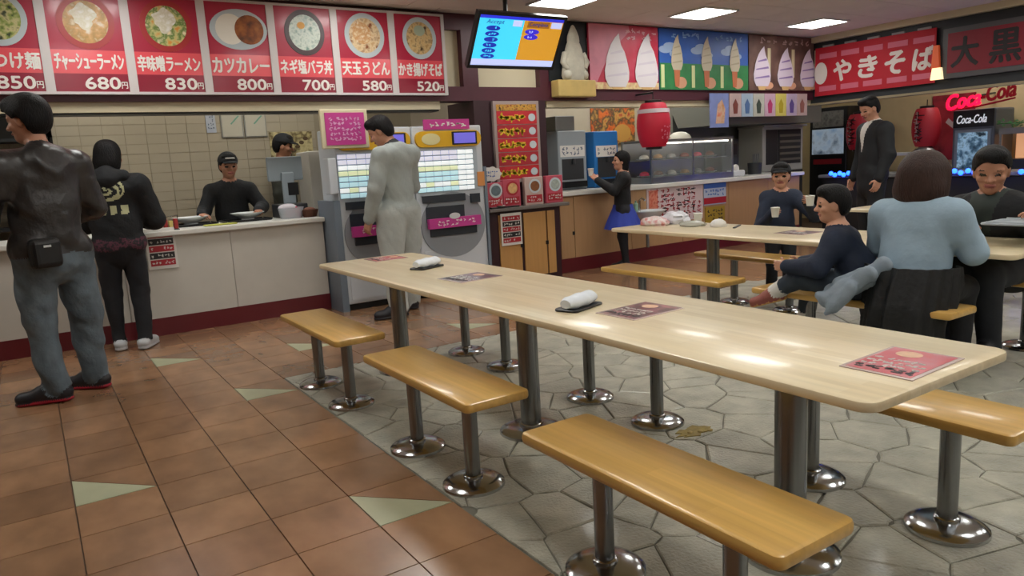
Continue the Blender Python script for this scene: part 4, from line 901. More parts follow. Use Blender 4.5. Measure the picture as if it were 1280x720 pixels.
def paper_cup(label,x,y,z,h=.085,r=.036,tilt=None,group='white paper cups'):
    t=thing('paper_cup',label,'cup',(x,y,z),group)
    MB().lathe((x,y,z),[(.001,.002),(r*.72,.002),(r*.74,0),(r,h-.003),(r*1.06,h),(r*.96,h),(r*.70,.006),(.001,.006)],24).build('cup',mat('cup_white','#dcdcd4',.5),t,True)
    MB().lathe((x,y,z),[(r*1.0,h-.004),(r*1.07,h),(r*1.0,h+.004)],24).build('rolled_rim',mat('cup_white'),t,True)
    if tilt: t.rotation_euler=tilt
paper_cup('white paper cup standing among bags on second table',4.62,4.24,.69,.085,.036)
def crumple(name,label,cat_,c,r,m,seed,amp=.25,flat=.0):
    rn=np.random.RandomState(seed); mb=MB().ell((0,0,0),(1,1,1),26,16); v=np.array(mb.v)
    k=rn.normal(size=(7,3))*4; ph=rn.uniform(0,6,7); d=sum(np.abs(np.sin(v@k[i]+ph[i])) for i in range(7))/7
    v=v*(1-amp+2*amp*d)[:,None]*np.array(r); v[:,2]=np.maximum(v[:,2],-r[2]*.35); v[:,2]-=v[:,2].min(); v+=np.array(c); mb.v=[tuple(p) for p in v]
    t=thing(name,label,cat_,c); mb.build('crumpled_film',m,t,True); return t
crumple('snack_bag','crumpled red and white snack bag at far end of second table','snack bag',(4.40,4.52,.69),(.10,.13,.05),mat_mix('bag_red_white',['#c8402a','#d8d0cc','#c89090','#d06a50'],.35,9,coat=.3),3)
t=crumple('plastic_bag','crumpled white plastic bag beside the red snack bag','plastic bag',(4.58,4.45,.69),(.10,.12,.07),mat('plastic_film','#c9c9cf',.3),8,.3)
crumple('cellophane_wrap','crumpled clear grey wrapping beside paper cup on second table','wrapping',(4.47,4.16,.69),(.09,.10,.03),mat('wrap_grey','#a9a89c',.25,alpha=.7),15,.35)
t=crumple('napkin_ball','balled white napkin on second table before boy with cups','napkin',(4.50,3.92,.69),(.07,.055,.045),M_paper,21,.14)
t=thing('chopstick_sleeve','dark chopstick sleeve lying beside balled napkin','chopsticks',(4.55,3.78,.69)); MB().box(4.44,4.66,3.77,3.79,.69,.697).build('sleeve',M_darkgrey,t); t.rotation_euler.z=.5
t=thing('food_scrap','flattened yellow food scrap on flagstone floor under long table','litter',(2.44,2.28,.0)); rn=random.Random(2)
MB().poly([(.09*math.cos(a*.35)*(1+.3*math.sin(a*3)),.05*math.sin(a*.35)*(1+.3*math.cos(a*2))) for a in range(18)],FZ(2.44,2.28,0.001),0,.003).build('wrapper',mat('scrap_yellow','#8f7a36',.6,var=.3,vscale=30),t)
for q in range(3): MB().ell((2.50-.045*q,2.235+.02*q,.006),(.014,.012,.006),10,6).build('crumb',mat('crumb_tan','#b09a62',.7),t,True)

# ------------------------------------------------------------------ people: distance-field bodies meshed with surface nets
def surfnets(V,lo,h,ID):
    S=V<0; nx,ny,nz=V.shape
    c=[S[i:nx-1+i,j:ny-1+j,k:nz-1+k] for i in (0,1) for j in (0,1) for k in (0,1)]
    n=sum(a.astype(np.int8) for a in c); act=(n>0)&(n<8); I=np.argwhere(act)
    idx=-np.ones(act.shape,np.int64); idx[act]=np.arange(len(I))
    acc=np.zeros((len(I),3)); cnt=np.zeros(len(I)); cor=[(i,j,k) for i in (0,1) for j in (0,1) for k in (0,1)]
    for a in cor:
        for ax in range(3):
            if a[ax]: continue
            b=list(a); b[ax]=1
            va=V[I[:,0]+a[0],I[:,1]+a[1],I[:,2]+a[2]]; vb=V[I[:,0]+b[0],I[:,1]+b[1],I[:,2]+b[2]]
            m=(va<0)!=(vb<0); t=np.where(m,va/np.where(m,va-vb,1),0)
            p=np.tile(np.array(a,float),(len(I),1)); p[:,ax]+=t
            acc[m]+=p[m]; cnt[m]+=1
    P=lo+h*(I+acc/cnt[:,None])
    ids=ID[np.minimum(I[:,0]+1,nx-1),np.minimum(I[:,1]+1,ny-1),np.minimum(I[:,2]+1,nz-1)]
    F=[]
    for ax in range(3):
        u,v=(ax+1)%3,(ax+2)%3
        sl0=[slice(1,-1)]*3; sl0[ax]=slice(0,-1); sl1=[slice(1,-1)]*3; sl1[ax]=slice(1,None)
        s0=S[tuple(sl0)]; s1=S[tuple(sl1)]; E=np.argwhere(s0!=s1); 
        if not len(E): continue
        flip=s0[E[:,0],E[:,1],E[:,2]]
        E=E+1; E[:,ax]-=1
        q=[]
        for du,dv in ((-1,-1),(0,-1),(0,0),(-1,0)):
            e=E.copy(); e[:,u]+=du; e[:,v]+=dv; q.append(idx[e[:,0],e[:,1],e[:,2]])
        q=np.stack(q,1); q[~flip]=q[~flip][:,::-1]; F.append(q)
    F=np.concatenate(F); F=F[(F>=0).all(1)]
    return P,F,ids
class Sculpt:
    def __init__(s): s.p=[]
    def cap(s,a,b,ra,rb=None,m=0,k=.02,flat=None):
        s.p.append(('c',np.array(a,float),np.array(b,float),ra,ra if rb is None else rb,m,k,flat)); return s
    def ell(s,c,r,m=0,k=.02,R=None,sub=False):
        s.p.append(('e',np.array(c,float),np.array(r,float),R,None,m,-k if sub else k,None)); return s
    def mesh(s,h,noise=0.,seed=0,cut=None):
        lo=np.full(3,9e9); hi=-lo
        for q in s.p:
            if q[0]=='c': a=np.minimum(q[1],q[2])-max(q[3],q[4])*1.25; b=np.maximum(q[1],q[2])+max(q[3],q[4])*1.25
            else: a=q[1]-q[2].max(); b=q[1]+q[2].max()
            lo=np.minimum(lo,a); hi=np.maximum(hi,b)
        lo-=3*h; hi+=3*h; n=np.ceil((hi-lo)/h).astype(int)+1
        V=np.full(n,.5,np.float32); B=np.full(n,9.,np.float32); ID=np.zeros(n,np.int16)
        ax=[lo[i]+h*np.arange(n[i]) for i in range(3)]
        for q in s.p:
            k=abs(q[6]); pad=k+3*h
            if q[0]=='c': a=np.minimum(q[1],q[2])-max(q[3],q[4])*1.25-pad; b=np.maximum(q[1],q[2])+max(q[3],q[4])*1.25+pad
            else: a=q[1]-q[2].max()-pad; b=q[1]+q[2].max()+pad
            i0=np.clip(((a-lo)/h).astype(int),0,n-1); i1=np.clip(((b-lo)/h).astype(int)+2,1,n)
            sl=tuple(slice(i0[i],i1[i]) for i in range(3))
            X,Y,Z=np.meshgrid(*[ax[i][sl[i]] for i in range(3)],indexing='ij'); P=np.stack([X,Y,Z],-1)
            if q[0]=='c':
                d=q[2]-q[1]; L=max(1e-9,d@d); t=np.clip((P-q[1])@d/L,0,1); o=P-q[1]-t[...,None]*d
                if q[7] is not None:
                    nn=np.array(q[7][0],float); nn/=np.linalg.norm(nn); o=o+(1/q[7][1]-1)*(o@nn)[...,None]*nn
                D=np.linalg.norm(o,axis=-1)-(q[3]+(q[4]-q[3])*t)
                if q[7] is not None: D*=.8
            else:
                o=P-q[1]
                if q[3] is not None: o=o@q[3]
                g=np.linalg.norm(o/q[2],axis=-1); g2=np.linalg.norm(o/q[2]**2,axis=-1)+1e-9; D=g*(g-1)/g2
            v=V[sl]
            if q[6]<0:
                D=-D; e=np.clip(.5-.5*(D-v)/k,0,1) if k>0 else 0; e=np.clip(.5+.5*(D-v)/k,0,1); V[sl]=v*(1-e)+D*e+k*e*(1-e); continue
            e=np.clip(.5+.5*(v-D)/k,0,1); V[sl]=v*(1-e)+D*e-k*e*(1-e)
            w=B[sl]; m=D<w; ID[sl]=np.where(m,q[5],ID[sl]); B[sl]=np.where(m,D,w)
        if noise:
            rn=np.random.RandomState(seed); X,Y,Z=np.meshgrid(*ax,indexing='ij',sparse=True)
            for f,a in ((16,1.),(31,.55),(58,.25)):
                kk=rn.normal(size=(3,3)); kk/=np.linalg.norm(kk,axis=1)[:,None]
                for z in kk: V+=((ID>0)&(ID<3)|(ID==11))*(noise*a/2*np.sin(f*(z[0]*X+z[1]*Y+z[2]*Z)+rn.uniform(0,6)+1.5*np.sin(f*.4*(X-Y+Z)))).astype(np.float32)
        if cut is not None:
            X,Y,Z=np.meshgrid(*ax,indexing='ij'); V=np.maximum(V,cut(X,Y,Z).astype(np.float32))
        return surfnets(V,lo,h,ID)
def to_mesh(name,P,F,ids,mats):
    me=bpy.data.meshes.new(name); me.vertices.add(len(P)); me.vertices.foreach_set('co',np.asarray(P,np.float32).ravel())
    me.loops.add(F.size); me.loops.foreach_set('vertex_index',F.ravel().astype(np.int32)); me.polygons.add(len(F)); me.polygons.foreach_set('loop_start',np.arange(0,F.size,4,dtype=np.int32))
    for m in mats: me.materials.append(m)
    me.polygons.foreach_set('material_index',np.median(ids[F],axis=1).astype(np.int32) if False else ids[F[:,0]].astype(np.int32)); me.polygons.foreach_set('use_smooth',np.ones(len(F),bool)); me.update(calc_edges=True); me.validate(); return me
def Rz(a): c,s_=math.cos(a),math.sin(a); return np.array([[c,-s_,0],[s_,c,0],[0,0,1]])
def Rx(a): c,s_=math.cos(a),math.sin(a); return np.array([[1,0,0],[0,c,-s_],[0,s_,c]])
def Ry(a): c,s_=math.cos(a),math.sin(a); return np.array([[c,0,s_],[0,1,0],[-s_,0,c]])
def hand(wr,dr,pn,size,curl,side):
    """palm, four unequal bent fingers and a thumb; dr = pointing direction, pn = palm normal"""
    dr=np.array(dr,float); dr/=np.linalg.norm(dr); pn=np.array(pn,float); pn-=dr*(pn@dr); pn/=np.linalg.norm(pn); sd=np.cross(dr,pn)*side
    s=size/.185; S=Sculpt(); wr=np.array(wr,float)
    S.cap(wr-dr*.03*s,wr+dr*.02*s,.026*s,.027*s,0,.012,(pn,.72))
    for q in (-.5,0,.5): S.cap(wr+dr*.025*s+sd*q*.045*s,wr+dr*.085*s+sd*q*.055*s,.019*s,.0155*s,0,.012,(pn,.8))
    for i,(o,l) in enumerate(((.030,.068),(.010,.077),(-.010,.072),(-.029,.056))):
        p=wr+dr*.088*s+sd*o*s; a=0; r=.0088*s
        for seg,f in enumerate((.45,.32,.26)):
            a+=curl*(.55,1.,.8)[seg]; d=dr*math.cos(a)+pn*math.sin(a)+sd*o*1.5; d/=np.linalg.norm(d); q=p+d*l*f*s; S.cap(p,q,r,r*.92,0,.003); p=q; r*=.92
    p=wr+dr*.022*s+sd*.024*s; d=dr*.55+sd*.7+pn*.45; d/=np.linalg.norm(d); q=p+d*.045*s; S.cap(p,q,.0125*s,.0105*s,0,.008); d2=dr*.8+sd*.15+pn*.55; d2/=np.linalg.norm(d2); S.cap(q,q+d2*.032*s,.0105*s,.0085*s,0,.003)
    return S.mesh(.0042*max(s,.8))
M_skin=mat('skin','#c08c72',.5,var=.05,vscale=20); M_eye=mat('eye_dark','#17110f',.2); M_lip=mat('lip','#9c5a50',.5)
M_hairb=mat('hair_black','#0c0a0b',.6,spec=.25,bump=.6,bscale=160,vstretch=(1,1,.2),var=.3,vscale=60); M_hairbr=mat('hair_brown','#33201a',.55,spec=.3,bump=.6,bscale=160,vstretch=(1,1,.2),var=.3,vscale=50)
def person(label,loc,rot,Ht,top,bottom,shoe,sole=None,t=.015,tl=.012,pose=None,head_yaw=0,head_pitch=0,head_roll=0,hair='short',hairm=None,hh=None,collar=None,wide=1.,noise=.004,cell=.0085,masks=None,hems=.0,skin=None,curl=(.5,.5),palm=None,extra=None,handdir=None,hoodie=False,seated=False,short_top=None,hair_scale=1.,extra_mats=(),hem=None,back=-.34):
    s=Ht; P=dict(pel=(0,0,.525*s),waist=(0,.0,.62*s),chest=(0,-.005*s,.745*s),neck=(0,-.012*s,.815*s),
      shL=(-.112*s*wide,-.01*s,.788*s),shR=(.112*s*wide,-.01*s,.788*s),elL=(-.150*s,-.015*s,.635*s),elR=(.150*s,-.015*s,.635*s),wrL=(-.155*s,.04*s,.49*s),wrR=(.155*s,.04*s,.49*s),
      hipL=(-.055*s,0,.51*s),hipR=(.055*s,0,.51*s),knL=(-.062*s,.012*s,.28*s),knR=(.062*s,.012*s,.28*s),anL=(-.066*s,-.015*s,.05*s),anR=(.066*s,-.015*s,.05*s),head=None,ftL=None,ftR=None)
    P.update(pose or {}); P={k:(None if v is None else np.array(v,float)) for k,v in P.items()}
    hh=hh or s/7.0
    HR=Rz(head_yaw)@Rx(head_pitch)@Ry(head_roll)
    if P['head'] is None: P['head']=P['neck']+np.array((0,.02*s,0))+np.array((0,0,.06*s))+HR@np.array((0,.03*hh,.42*hh))
    H=P['head']; S=Sculpt(); fw=np.array((0,1.,0))
    # torso
    sp=P['chest']-P['waist']; fwd=np.cross(P['shR']-P['shL'],sp); fwd/=np.linalg.norm(fwd); fl=(fwd,.70)
    S.cap(P['pel'],P['waist'],.088*s*wide+t*.9,.080*s*wide+t,1,.03,(fwd,.78))
    S.cap(P['waist'],P['chest'],.082*s*wide+t,.094*s*wide+t,1,.05,fl)
    S.cap(P['shL'],P['shR'],.040*s+t*.8,.040*s+t*.8,1,.06,None)
    S.cap((P['shL']+P['neck'])/2-np.array((0,0,.005*s)),P['neck']-(0,0,.0*s),.036*s+t*.5,.034*s+t*.4,1,.05); S.cap((P['shR']+P['neck'])/2-np.array((0,0,.005*s)),P['neck'],.036*s+t*.5,.034*s+t*.4,1,.05)
    if hems: S.cap(P['pel']-np.array((0,0,hems)),P['pel']+np.array((0,0,.02)),.086*s*wide+t*1.1,.088*s*wide+t,1,.02,(fwd,.80))
    # neck and head in one surface with the body
    nk=H+HR@np.array((0,-.08*hh,-.30*hh)); nr=.135*hh+.0155*s*.0; S.cap(P['neck'],nk,.24*hh,.215*hh,0,.02)
    SB=S; S=Sculpt(); S.cap(P['neck'],nk,.235*hh,.21*hh,0,.02)
    if collar is not None: SB.cap(P['neck']+np.array((0,.004*s,-.005)),P['neck']*.62+nk*.38,.27*hh,.255*hh,collar,.012)
    e=lambda c,r,m=0,k=.012: S.ell(H+HR@(np.array(c)*hh),np.array(r)*hh,m,k,HR)
    e((0,-.03,.12),(.325,.395,.375)); e((0,.05,-.12),(.275,.30,.34),0,.03); e((0,.20,-.37),(.13,.13,.12),0,.03)
    c_=lambda a,b,ra,rb,m=0,k=.006: S.cap(H+HR@(np.array(a)*hh),H+HR@(np.array(b)*hh),ra*hh,rb*hh,m,k)
    c_((0,.325,.03),(0,.425,-.12),.03,.052,0,.010); c_((-.06,.36,-.135),(.06,.36,-.135),.035,.035,0,.01)
    c_((-.21,.27,.075),(-.06,.335,.07),.03,.03,0,.012); c_((.21,.27,.075),(.06,.335,.07),.03,.03,0,.012)
    for sx in (-1,1):
        e((sx*.185,.24,-.12),(.09,.08,.08),0,.015); e((sx*.315,-.02,-.04),(.045,.09,.14),0,.008)
        e((sx*.13,.318,.0),(.050,.028,.015),6,.002); c_((sx*.20,.300,.085),(sx*.065,.350,.088),.008,.010,5,.002)
    e((0,.335,-.25),(.11,.05,.035),7,.004)
    hV,hF,hI=S.mesh(hh/52); S=SB
    # arms
    for L in 'LR':
        S.cap(P['sh'+L],P['el'+L],.036*s+t,.029*s+t,11,.03); S.cap(P['el'+L],P['wr'+L],.029*s+t,.0215*s+t*.6,11,.02)
    # legs
    for L in 'LR':
        S.cap(P['hip'+L],P['kn'+L],.054*s+tl,.037*s+tl,2,.025); S.cap(P['kn'+L],P['an'+L],.037*s+tl,.026*s+tl,2,.02)
    S.cap(P['hipL'],P['hipR'],.062*s+tl*.6,.062*s+tl*.6,2,.03)
    if extra: extra(S,P,s)
    # shoes
    for L in 'LR':
        an=P['an'+L]; kn=P['kn'+L]; ft=P['ft'+L]
        if ft is None: ft=np.array((math.copysign(.15,an[0]),1.,0.))
        ft=np.array(ft,float); ft/=np.linalg.norm(ft); dn=np.array((0,0,-1.)) if abs(ft[2])<.7 else -(kn-an)/np.linalg.norm(kn-an)*0+np.array((0,-.0,-1.))
        up=-dn-ft*(-dn@ft); up/=np.linalg.norm(up); b=an-up*(.05*s-.028*s)*1.0; l=.105*s
        heel=an-ft*.018*s-up*.018*s; toe=an+ft*l-up*.027*s
        S.cap(heel,toe,.030*s,.0255*s,3,.012,(up,.85)); S.cap(an,an+ft*.05*s-up*.012*s,.029*s,.024*s,3,.02)
        S.cap(heel-up*.022*s,toe-up*.0165*s,.029*s,.027*s,4,.004,(up,.35))
    V,F,I=S.mesh(cell,noise,int(Ht*1000)+int(loc[0]*100))
    if hem is not None:
        q=(I==1)|(I==2); I=np.where(q,np.where(V[:,2]>hem+.006*np.sin(V[:,0]*30),1,2),I)
    I=np.where(I==11,1,I)
    if masks is not None: I=masks(V,I)
    F=np.concatenate([F,hF+len(V)]); V=np.concatenate([V,hV]); I=np.concatenate([I,hI])
    for n,L in enumerate('LR'):
        d=P['wr'+L]-P['el'+L]; d=d/np.linalg.norm(d)
        if handdir and handdir.get(L) is not None: d=np.array(handdir[L],float)
        pn=(palm or {}).get(L,(1,.0,0) if L=='L' else (-1,.0,0))
        hv,hf,hi=hand(P['wr'+L]+d*.012,d,pn,.105*s,curl[n],1 if L=='R' else -1)
        F=np.concatenate([F,hf+len(V)]); V=np.concatenate([V,hv]); I=np.concatenate([I,np.zeros(len(hv),I.dtype)])
    mats=[skin or M_skin,top,bottom,shoe,sole or shoe,hairm or M_hairb,M_eye,M_lip]+list(extra_mats)
    o=thing('person',label,'person',loc); b=link_mesh('body',to_mesh('body',V,F,I,mats),o)
    # hair
    if hair:
        Q=Sculpt(); k=hair_scale
        q=lambda c,r,kk=.03: Q.ell(np.array(c)*hh,np.array(r)*hh,0,kk)
        cutf=None
        if hair in('short','cap'):
            q((0,-.05,.135),(.375*k,.45*k,.415*k)); q((0,-.16,-.08),(.33*k,.31,.30)); q((.1,.2,.40),(.2,.16,.12)); q((-.08,.22,.39),(.22,.15,.12))
            cutf=lambda X,Y,Z: (np.interp(Y/hh,[-.6,-.16,-.09,.0,.10,.20,.32,.6],[back,back+.02,-.02,.08,.02,.14,.26,.30])+.025*np.sin(X/hh*17)-Z/hh)*hh*.6
        elif hair=='bob':
            q((0,-.06,.135),(.42*k,.47*k,.43*k)); q((0,-.14,-.2),(.46*k,.36*k,.50)); q((.25,-.02,-.2),(.20*k,.26,.44)); q((-.25,-.02,-.2),(.20*k,.26,.44))
            cutf=lambda X,Y,Z: (np.interp(Y/hh,[-.6,.02,.12,.20,.30,.6],[-.60,-.58,-.45,.16,.25,.30])+.035*np.sin(X/hh*17)-Z/hh)*hh*.6
        elif hair=='long':
            q((0,-.05,.135),(.39,.46,.43)); q((0,-.22,-.3),(.30,.24,.55))
            cutf=lambda X,Y,Z: (np.interp(Y/hh,[-.6,-.12,-.02,.12,.22,.32,.6],[-.85,-.80,-.25,.0,.14,.26,.30])+.03*np.sin(X/hh*17)-Z/hh)*hh*.6
        hv,hf,hi=Q.mesh(hh/34,0,0,cutf)
        rn=np.random.RandomState(3); kk=rn.normal(size=(5,3))*26/hh*.24*np.array((1,1,.12))
        hv=hv*(1+.015*sum(np.sin(hv@z) for z in kk))[:,None]
        hv=hv@HR.T+H; hb=link_mesh('hair',to_mesh('hair',hv,hf,hi,[hairm or M_hairb]),o)
    return o,P,H,HR,hh
def headwear(o,H,HR,hh,m,visor=True,nm='cap',logo=False):
    Q=Sculpt(); Q.ell((0,-.03*hh,.17*hh),np.array((.40,.465,.42))*hh,0,.01)
    v,f,i=Q.mesh(hh/30,0,0,lambda X,Y,Z:(.14*hh-.0*Y-Z)); v=v@HR.T+H; c=link_mesh(nm,to_mesh(nm,v,f,i,[m]),o)
    if visor:
        Q=Sculpt(); Q.ell((0,.42*hh,.19*hh),np.array((.30,.24,.045))*hh,0,.01); v,f,i=Q.mesh(hh/40); v[:,2]+=-.35*v[:,0]**2/hh-.10*(v[:,1]-.42*hh); v=v@HR.T+H; link_mesh('visor',to_mesh('visor',v,f,i,[m]),c)
    if logo:
        Q=Sculpt(); Q.cap((-.16*hh,.40*hh,.34*hh),(.16*hh,.40*hh,.34*hh),.035*hh,.035*hh,0,.005); v,f,i=Q.mesh(hh/50); v=v@HR.T+H; link_mesh('badge',to_mesh('badge',v,f,i,[mat('badge_white','#c8c8c4',.5)]),c)
def drape(parent,name,prims,m,h=.012,noise=.012,seed=1):
    S=Sculpt()
    for a,b,ra,rb,fl in prims: S.cap(a,b,ra,rb,1,.05,fl)
    v,f,i=S.mesh(h,noise,seed); return link_mesh(name,to_mesh(name,v,f,i*0,[m]),parent)
def finish(o,rot): o.rotation_euler.z=rot
D=math.radians
M_leather=mat('leather_jacket','#302e2e',.36,bump=1.,bscale=13,var=.2,vscale=8); M_jeans=mat('grey_jeans','#59656d',.8,var=.32,vscale=9,bump=1.,bscale=16); M_shoed=mat('shoe_dark','#1d1c22',.5); M_shoer=mat('sole_red','#9c1a2c',.5)
M_blackc=mat('black_cloth','#121418',.8,bump=.4,bscale=35,var=.2); M_blackp=mat('black_trousers','#14161c',.8,bump=.3,bscale=35); M_shoew=mat('shoe_white','#b9bcc0',.5)
def w2l(p,loc,rot): return Rz(-rot)@(np.array(p,float)-np.array(loc,float))
# man in leather jacket
r=D(24); l=(.10,5.16,0)
o,P,H,HR,hh=person('man in dark leather jacket and grey jeans waiting at the counter, back turned',l,r,1.79,M_leather,M_jeans,M_shoed,M_shoer,t=.030,tl=.024,head_yaw=D(38),head_pitch=D(-8),
  pose=dict(elL=(-.33,.06,1.13),wrL=(-.26,.30,1.05),elR=(.30,.06,1.13),wrR=(.20,.30,1.06),anL=(-.10,-.0,.09),anR=(.17,.06,.09),knL=(-.12,.03,.50),knR=(.15,.05,.50),ftL=(-.75,.7,0),ftR=(-.5,.9,0)),hems=.05,noise=.011,collar=1,hair_scale=1.15,hem=.89,back=-.56)
Q=MB().rbox(-.21,-.05,-.235,-.145,.83,1.0,.03,3); Q.build('waist_pouch',mat('pouch_black','#0e0f11',.5),None); pb=bpy.data.objects['waist_pouch']; pb.parent=o; MB().box(-.15,-.11,-.24,-.234,.955,.965)
m_=MB().box(-.155,-.115,-.238,-.232,.95,.962); z_=link_mesh('zip_tag',m_.mesh('zip_tag',M_white),pb); z_.location=-pb.location; finish(o,r)
# person in hooded jacket with pale print
M_print=mat('jacket_print_pale','#b8b890',.7)
def hoodmask(V,I):
    x,y,z=V[:,0],V[:,1],V[:,2]; b=(y<-.02)&(I==1)
    u=(x-.0)/.11; v=(z-1.235)/.085; rr=np.hypot(u,v); ang=np.arctan2(v,u)
    ring=b&(rr<1)&((np.sin(rr*13+2*ang)>.05)|((rr>.82)))
    txt=b&(abs(z-1.085)<.032)&(abs(x)<.12)&(np.sin(x*85)>-.35)
    I=I.copy(); I[ring|txt]=8; I[np.isin(I,(1,2,9))&(np.abs(x)<.20)&(z<.865+.01*np.sin(40*x))&(z>.785+.012*np.sin(25*x))]=9; I[(I==9)&(z<=.785+.012*np.sin(25*x))]=2; return I
M_floral=mat_mix('floral_blouse',['#17131a','#1d161c','#5a2c3c','#211820'],.8,34)
def blouse(S,P,s): S.cap((0,0,.50*s),(0,0,.56*s),.105*s,.098*s,9,.015,((0,1,0),.74))
r=D(-14); l=(.56,6.36,0)
o,P,H,HR,hh=person('person in black hooded jacket with pale back print at the counter',l,r,1.60,M_blackc,M_blackp,M_shoew,M_shoew,t=.034,tl=.008,head_yaw=D(-38),head_pitch=D(-10),
  pose=dict(elL=(-.26,.05,.99),wrL=(-.16,.26,.96),elR=(.27,.05,.99),wrR=(.18,.26,.96),anL=(-.09,.0,.08),anR=(.09,-.05,.08),ftR=(.25,1,0)),masks=hoodmask,hair='bob',hair_scale=.9,extra_mats=(M_print,M_floral),extra=blouse,noise=.006,hem=.86)
drape(o,'hood',[((-.10,-.075,1.335),(.10,-.075,1.335),.055,.055,None),((0,-.10,1.31),(0,-.085,1.37),.07,.05,None)],M_blackc,.009,.004); finish(o,r)
# cook facing the room
M_ckskin=mat('skin_warm','#a8765c',.5,var=.05,vscale=20)
r=D(176); l=(1.70,7.62,0)
o,P,H,HR,hh=person('cook in black cap and shirt behind counter, hands at the ramen bowls',l,r,1.50,M_blackc,M_blackp,M_shoed,t=.018,skin=M_ckskin,head_pitch=D(-6),head_yaw=D(4),wide=1.0,hh=.235,
  pose=dict(elR=(.27,.10,.98),wrR=(.33,.36,.955),elL=(-.27,.10,.98),wrL=(-.18,.36,.955),shL=(-.175,.02,1.155),shR=(.175,.02,1.155),chest=(0,.02,1.10),neck=(0,.03,1.205)),handdir=dict(L=(.1,1,-.1),R=(-.3,1,-.1)),palm=dict(L=(0,0,-1),R=(0,0,-1)),curl=(.35,.35),hair='short')
headwear(o,H,HR,hh,M_blackc,True,'cap',True); finish(o,r)
# second cook further back
r=D(-115); l=(2.42,8.24,0)
o,P,H,HR,hh=person('second cook in dark cap seen from side at back of kitchen',l,r,1.70,mat('cook_olive','#3a3c34',.8),M_blackp,M_shoed,t=.016,skin=M_ckskin,head_pitch=D(-10),hair='short',cell=.011); headwear(o,H,HR,hh,M_blackc); finish(o,r)
# man in pale grey work clothes
M_grey=mat('pale_work_cloth','#a3aaa7',.75,bump=.6,bscale=20,var=.10,vscale=7); M_greyt=mat('pale_work_trousers','#abb0ac',.75,bump=.6,bscale=20,var=.1,vscale=7)
def cargo(S,P,s):
    S.ell((-.175,-.01,.64),(.035,.085,.10),2,.015); S.ell((.17,-.01,.64),(.035,.085,.10),2,.015)
r=D(20); l=(2.72,5.95,0)
o,P,H,HR,hh=person('man in pale grey work clothes reading the ticket machines, head bowed',l,r,1.76,M_grey,M_greyt,M_shoed,mat('sole_black','#15151a',.5),t=.022,tl=.034,wide=.86,hem=.94,head_yaw=D(34),head_pitch=D(-28),
  pose=dict(head=(-.045,.10,1.60),elL=(-.245,.0,1.11),wrL=(-.25,.10,.87),elR=(.24,.05,1.12),wrR=(.20,.25,1.0),anL=(-.16,-.08,.085),anR=(.15,.08,.085),knL=(-.13,-.02,.49),ftL=(-.9,.5,0),ftR=(.15,1,0)),extra=cargo,noise=.007,collar=8,extra_mats=(M_blackc,)); finish(o,r)
# girl with blue skirt
M_skirt=mat('blue_skirt','#243a9c',.7,bump=.3,bscale=30)
r=D(52); l=(5.62,6.27,0)
def child_pose(s): return {}
o,P,H,HR,hh=person('girl in black top and blue skirt drinking at the counter',l,r,1.30,M_blackc,mat('black_leggings','#101119',.8),M_shoed,t=.016,tl=.004,hh=.205,hair='long',head_yaw=D(5),head_pitch=D(6),
  pose=dict(elL=(-.17,.10,.90),wrL=(-.05,.27,1.02),elR=(.17,.10,.90),wrR=(.05,.27,1.02)),palm=dict(L=(1,.2,0),R=(-1,.2,0)),handdir=dict(L=(.25,.6,.6),R=(-.25,.6,.6)),curl=(.6,.6),wide=.95)
sk=MB(); n=48; vs=[]; fs=[]
for j,(z,rr) in enumerate(((.74,.115),(.70,.125),(.62,.165),(.53,.205),(.47,.225),(.475,.215),(.60,.155))):
    for i in range(n):
        a=2*math.pi*i/n; q=rr*(1+.05*min(j,4)/4*math.sin(12*a)); vs.append((q*math.cos(a)*1.05,q*math.sin(a)*.95,z))
for j in range(6):
    for i in range(n): fs.append((j*n+i,j*n+(i+1)%n,(j+1)*n+(i+1)%n,(j+1)*n+i))
sk.add(vs,fs); k_=sk.mesh('skirt',M_skirt,smooth=True); link_mesh('skirt',k_,o); finish(o,r)
c=Rz(r)@np.array((0,.345,1.075))+np.array(l); paper_cup('white cup held to the lips of girl in blue skirt',c[0],c[1],c[2],.08,.034)
# small boy with cap standing behind the second table
M_navy=mat('navy_jacket','#1a2438',.8,bump=.35,bscale=35,var=.2); M_facekid=mat('skin_light','#c8957a',.5,var=.04,vscale=20)
r=D(140); l=(5.32,3.96,0)
wl=w2l((5.10,3.56,.85),l,r); wrr=w2l((5.08,3.86,.755),l,r)
o,P,H,HR,hh=person('small boy in navy jacket and dark cap holding two white cups',l,r,1.09,M_navy,M_blackp,M_shoed,t=.018,tl=.012,hh=.205,hair='short',skin=M_facekid,head_yaw=D(-18),head_pitch=D(0),
  pose=dict(wrL=wl,elL=(-.235,.16,.70),wrR=wrr,elR=(.19,.10,.62)),curl=(.75,.75),wide=.88,cell=.0075,handdir=dict(L=(.2,1,.15),R=(-.15,1,.15)))
headwear(o,H,HR,hh,M_blackc); finish(o,r)
for lab,wv in (('white paper cup in left hand of small boy in cap',wl),('white paper cup in right hand of small boy in cap',wrr)):
    c=Rz(r)@(wv+np.array((.0,.10,-.03)))+np.array(l); paper_cup(lab,c[0],c[1],c[2],.075,.034)
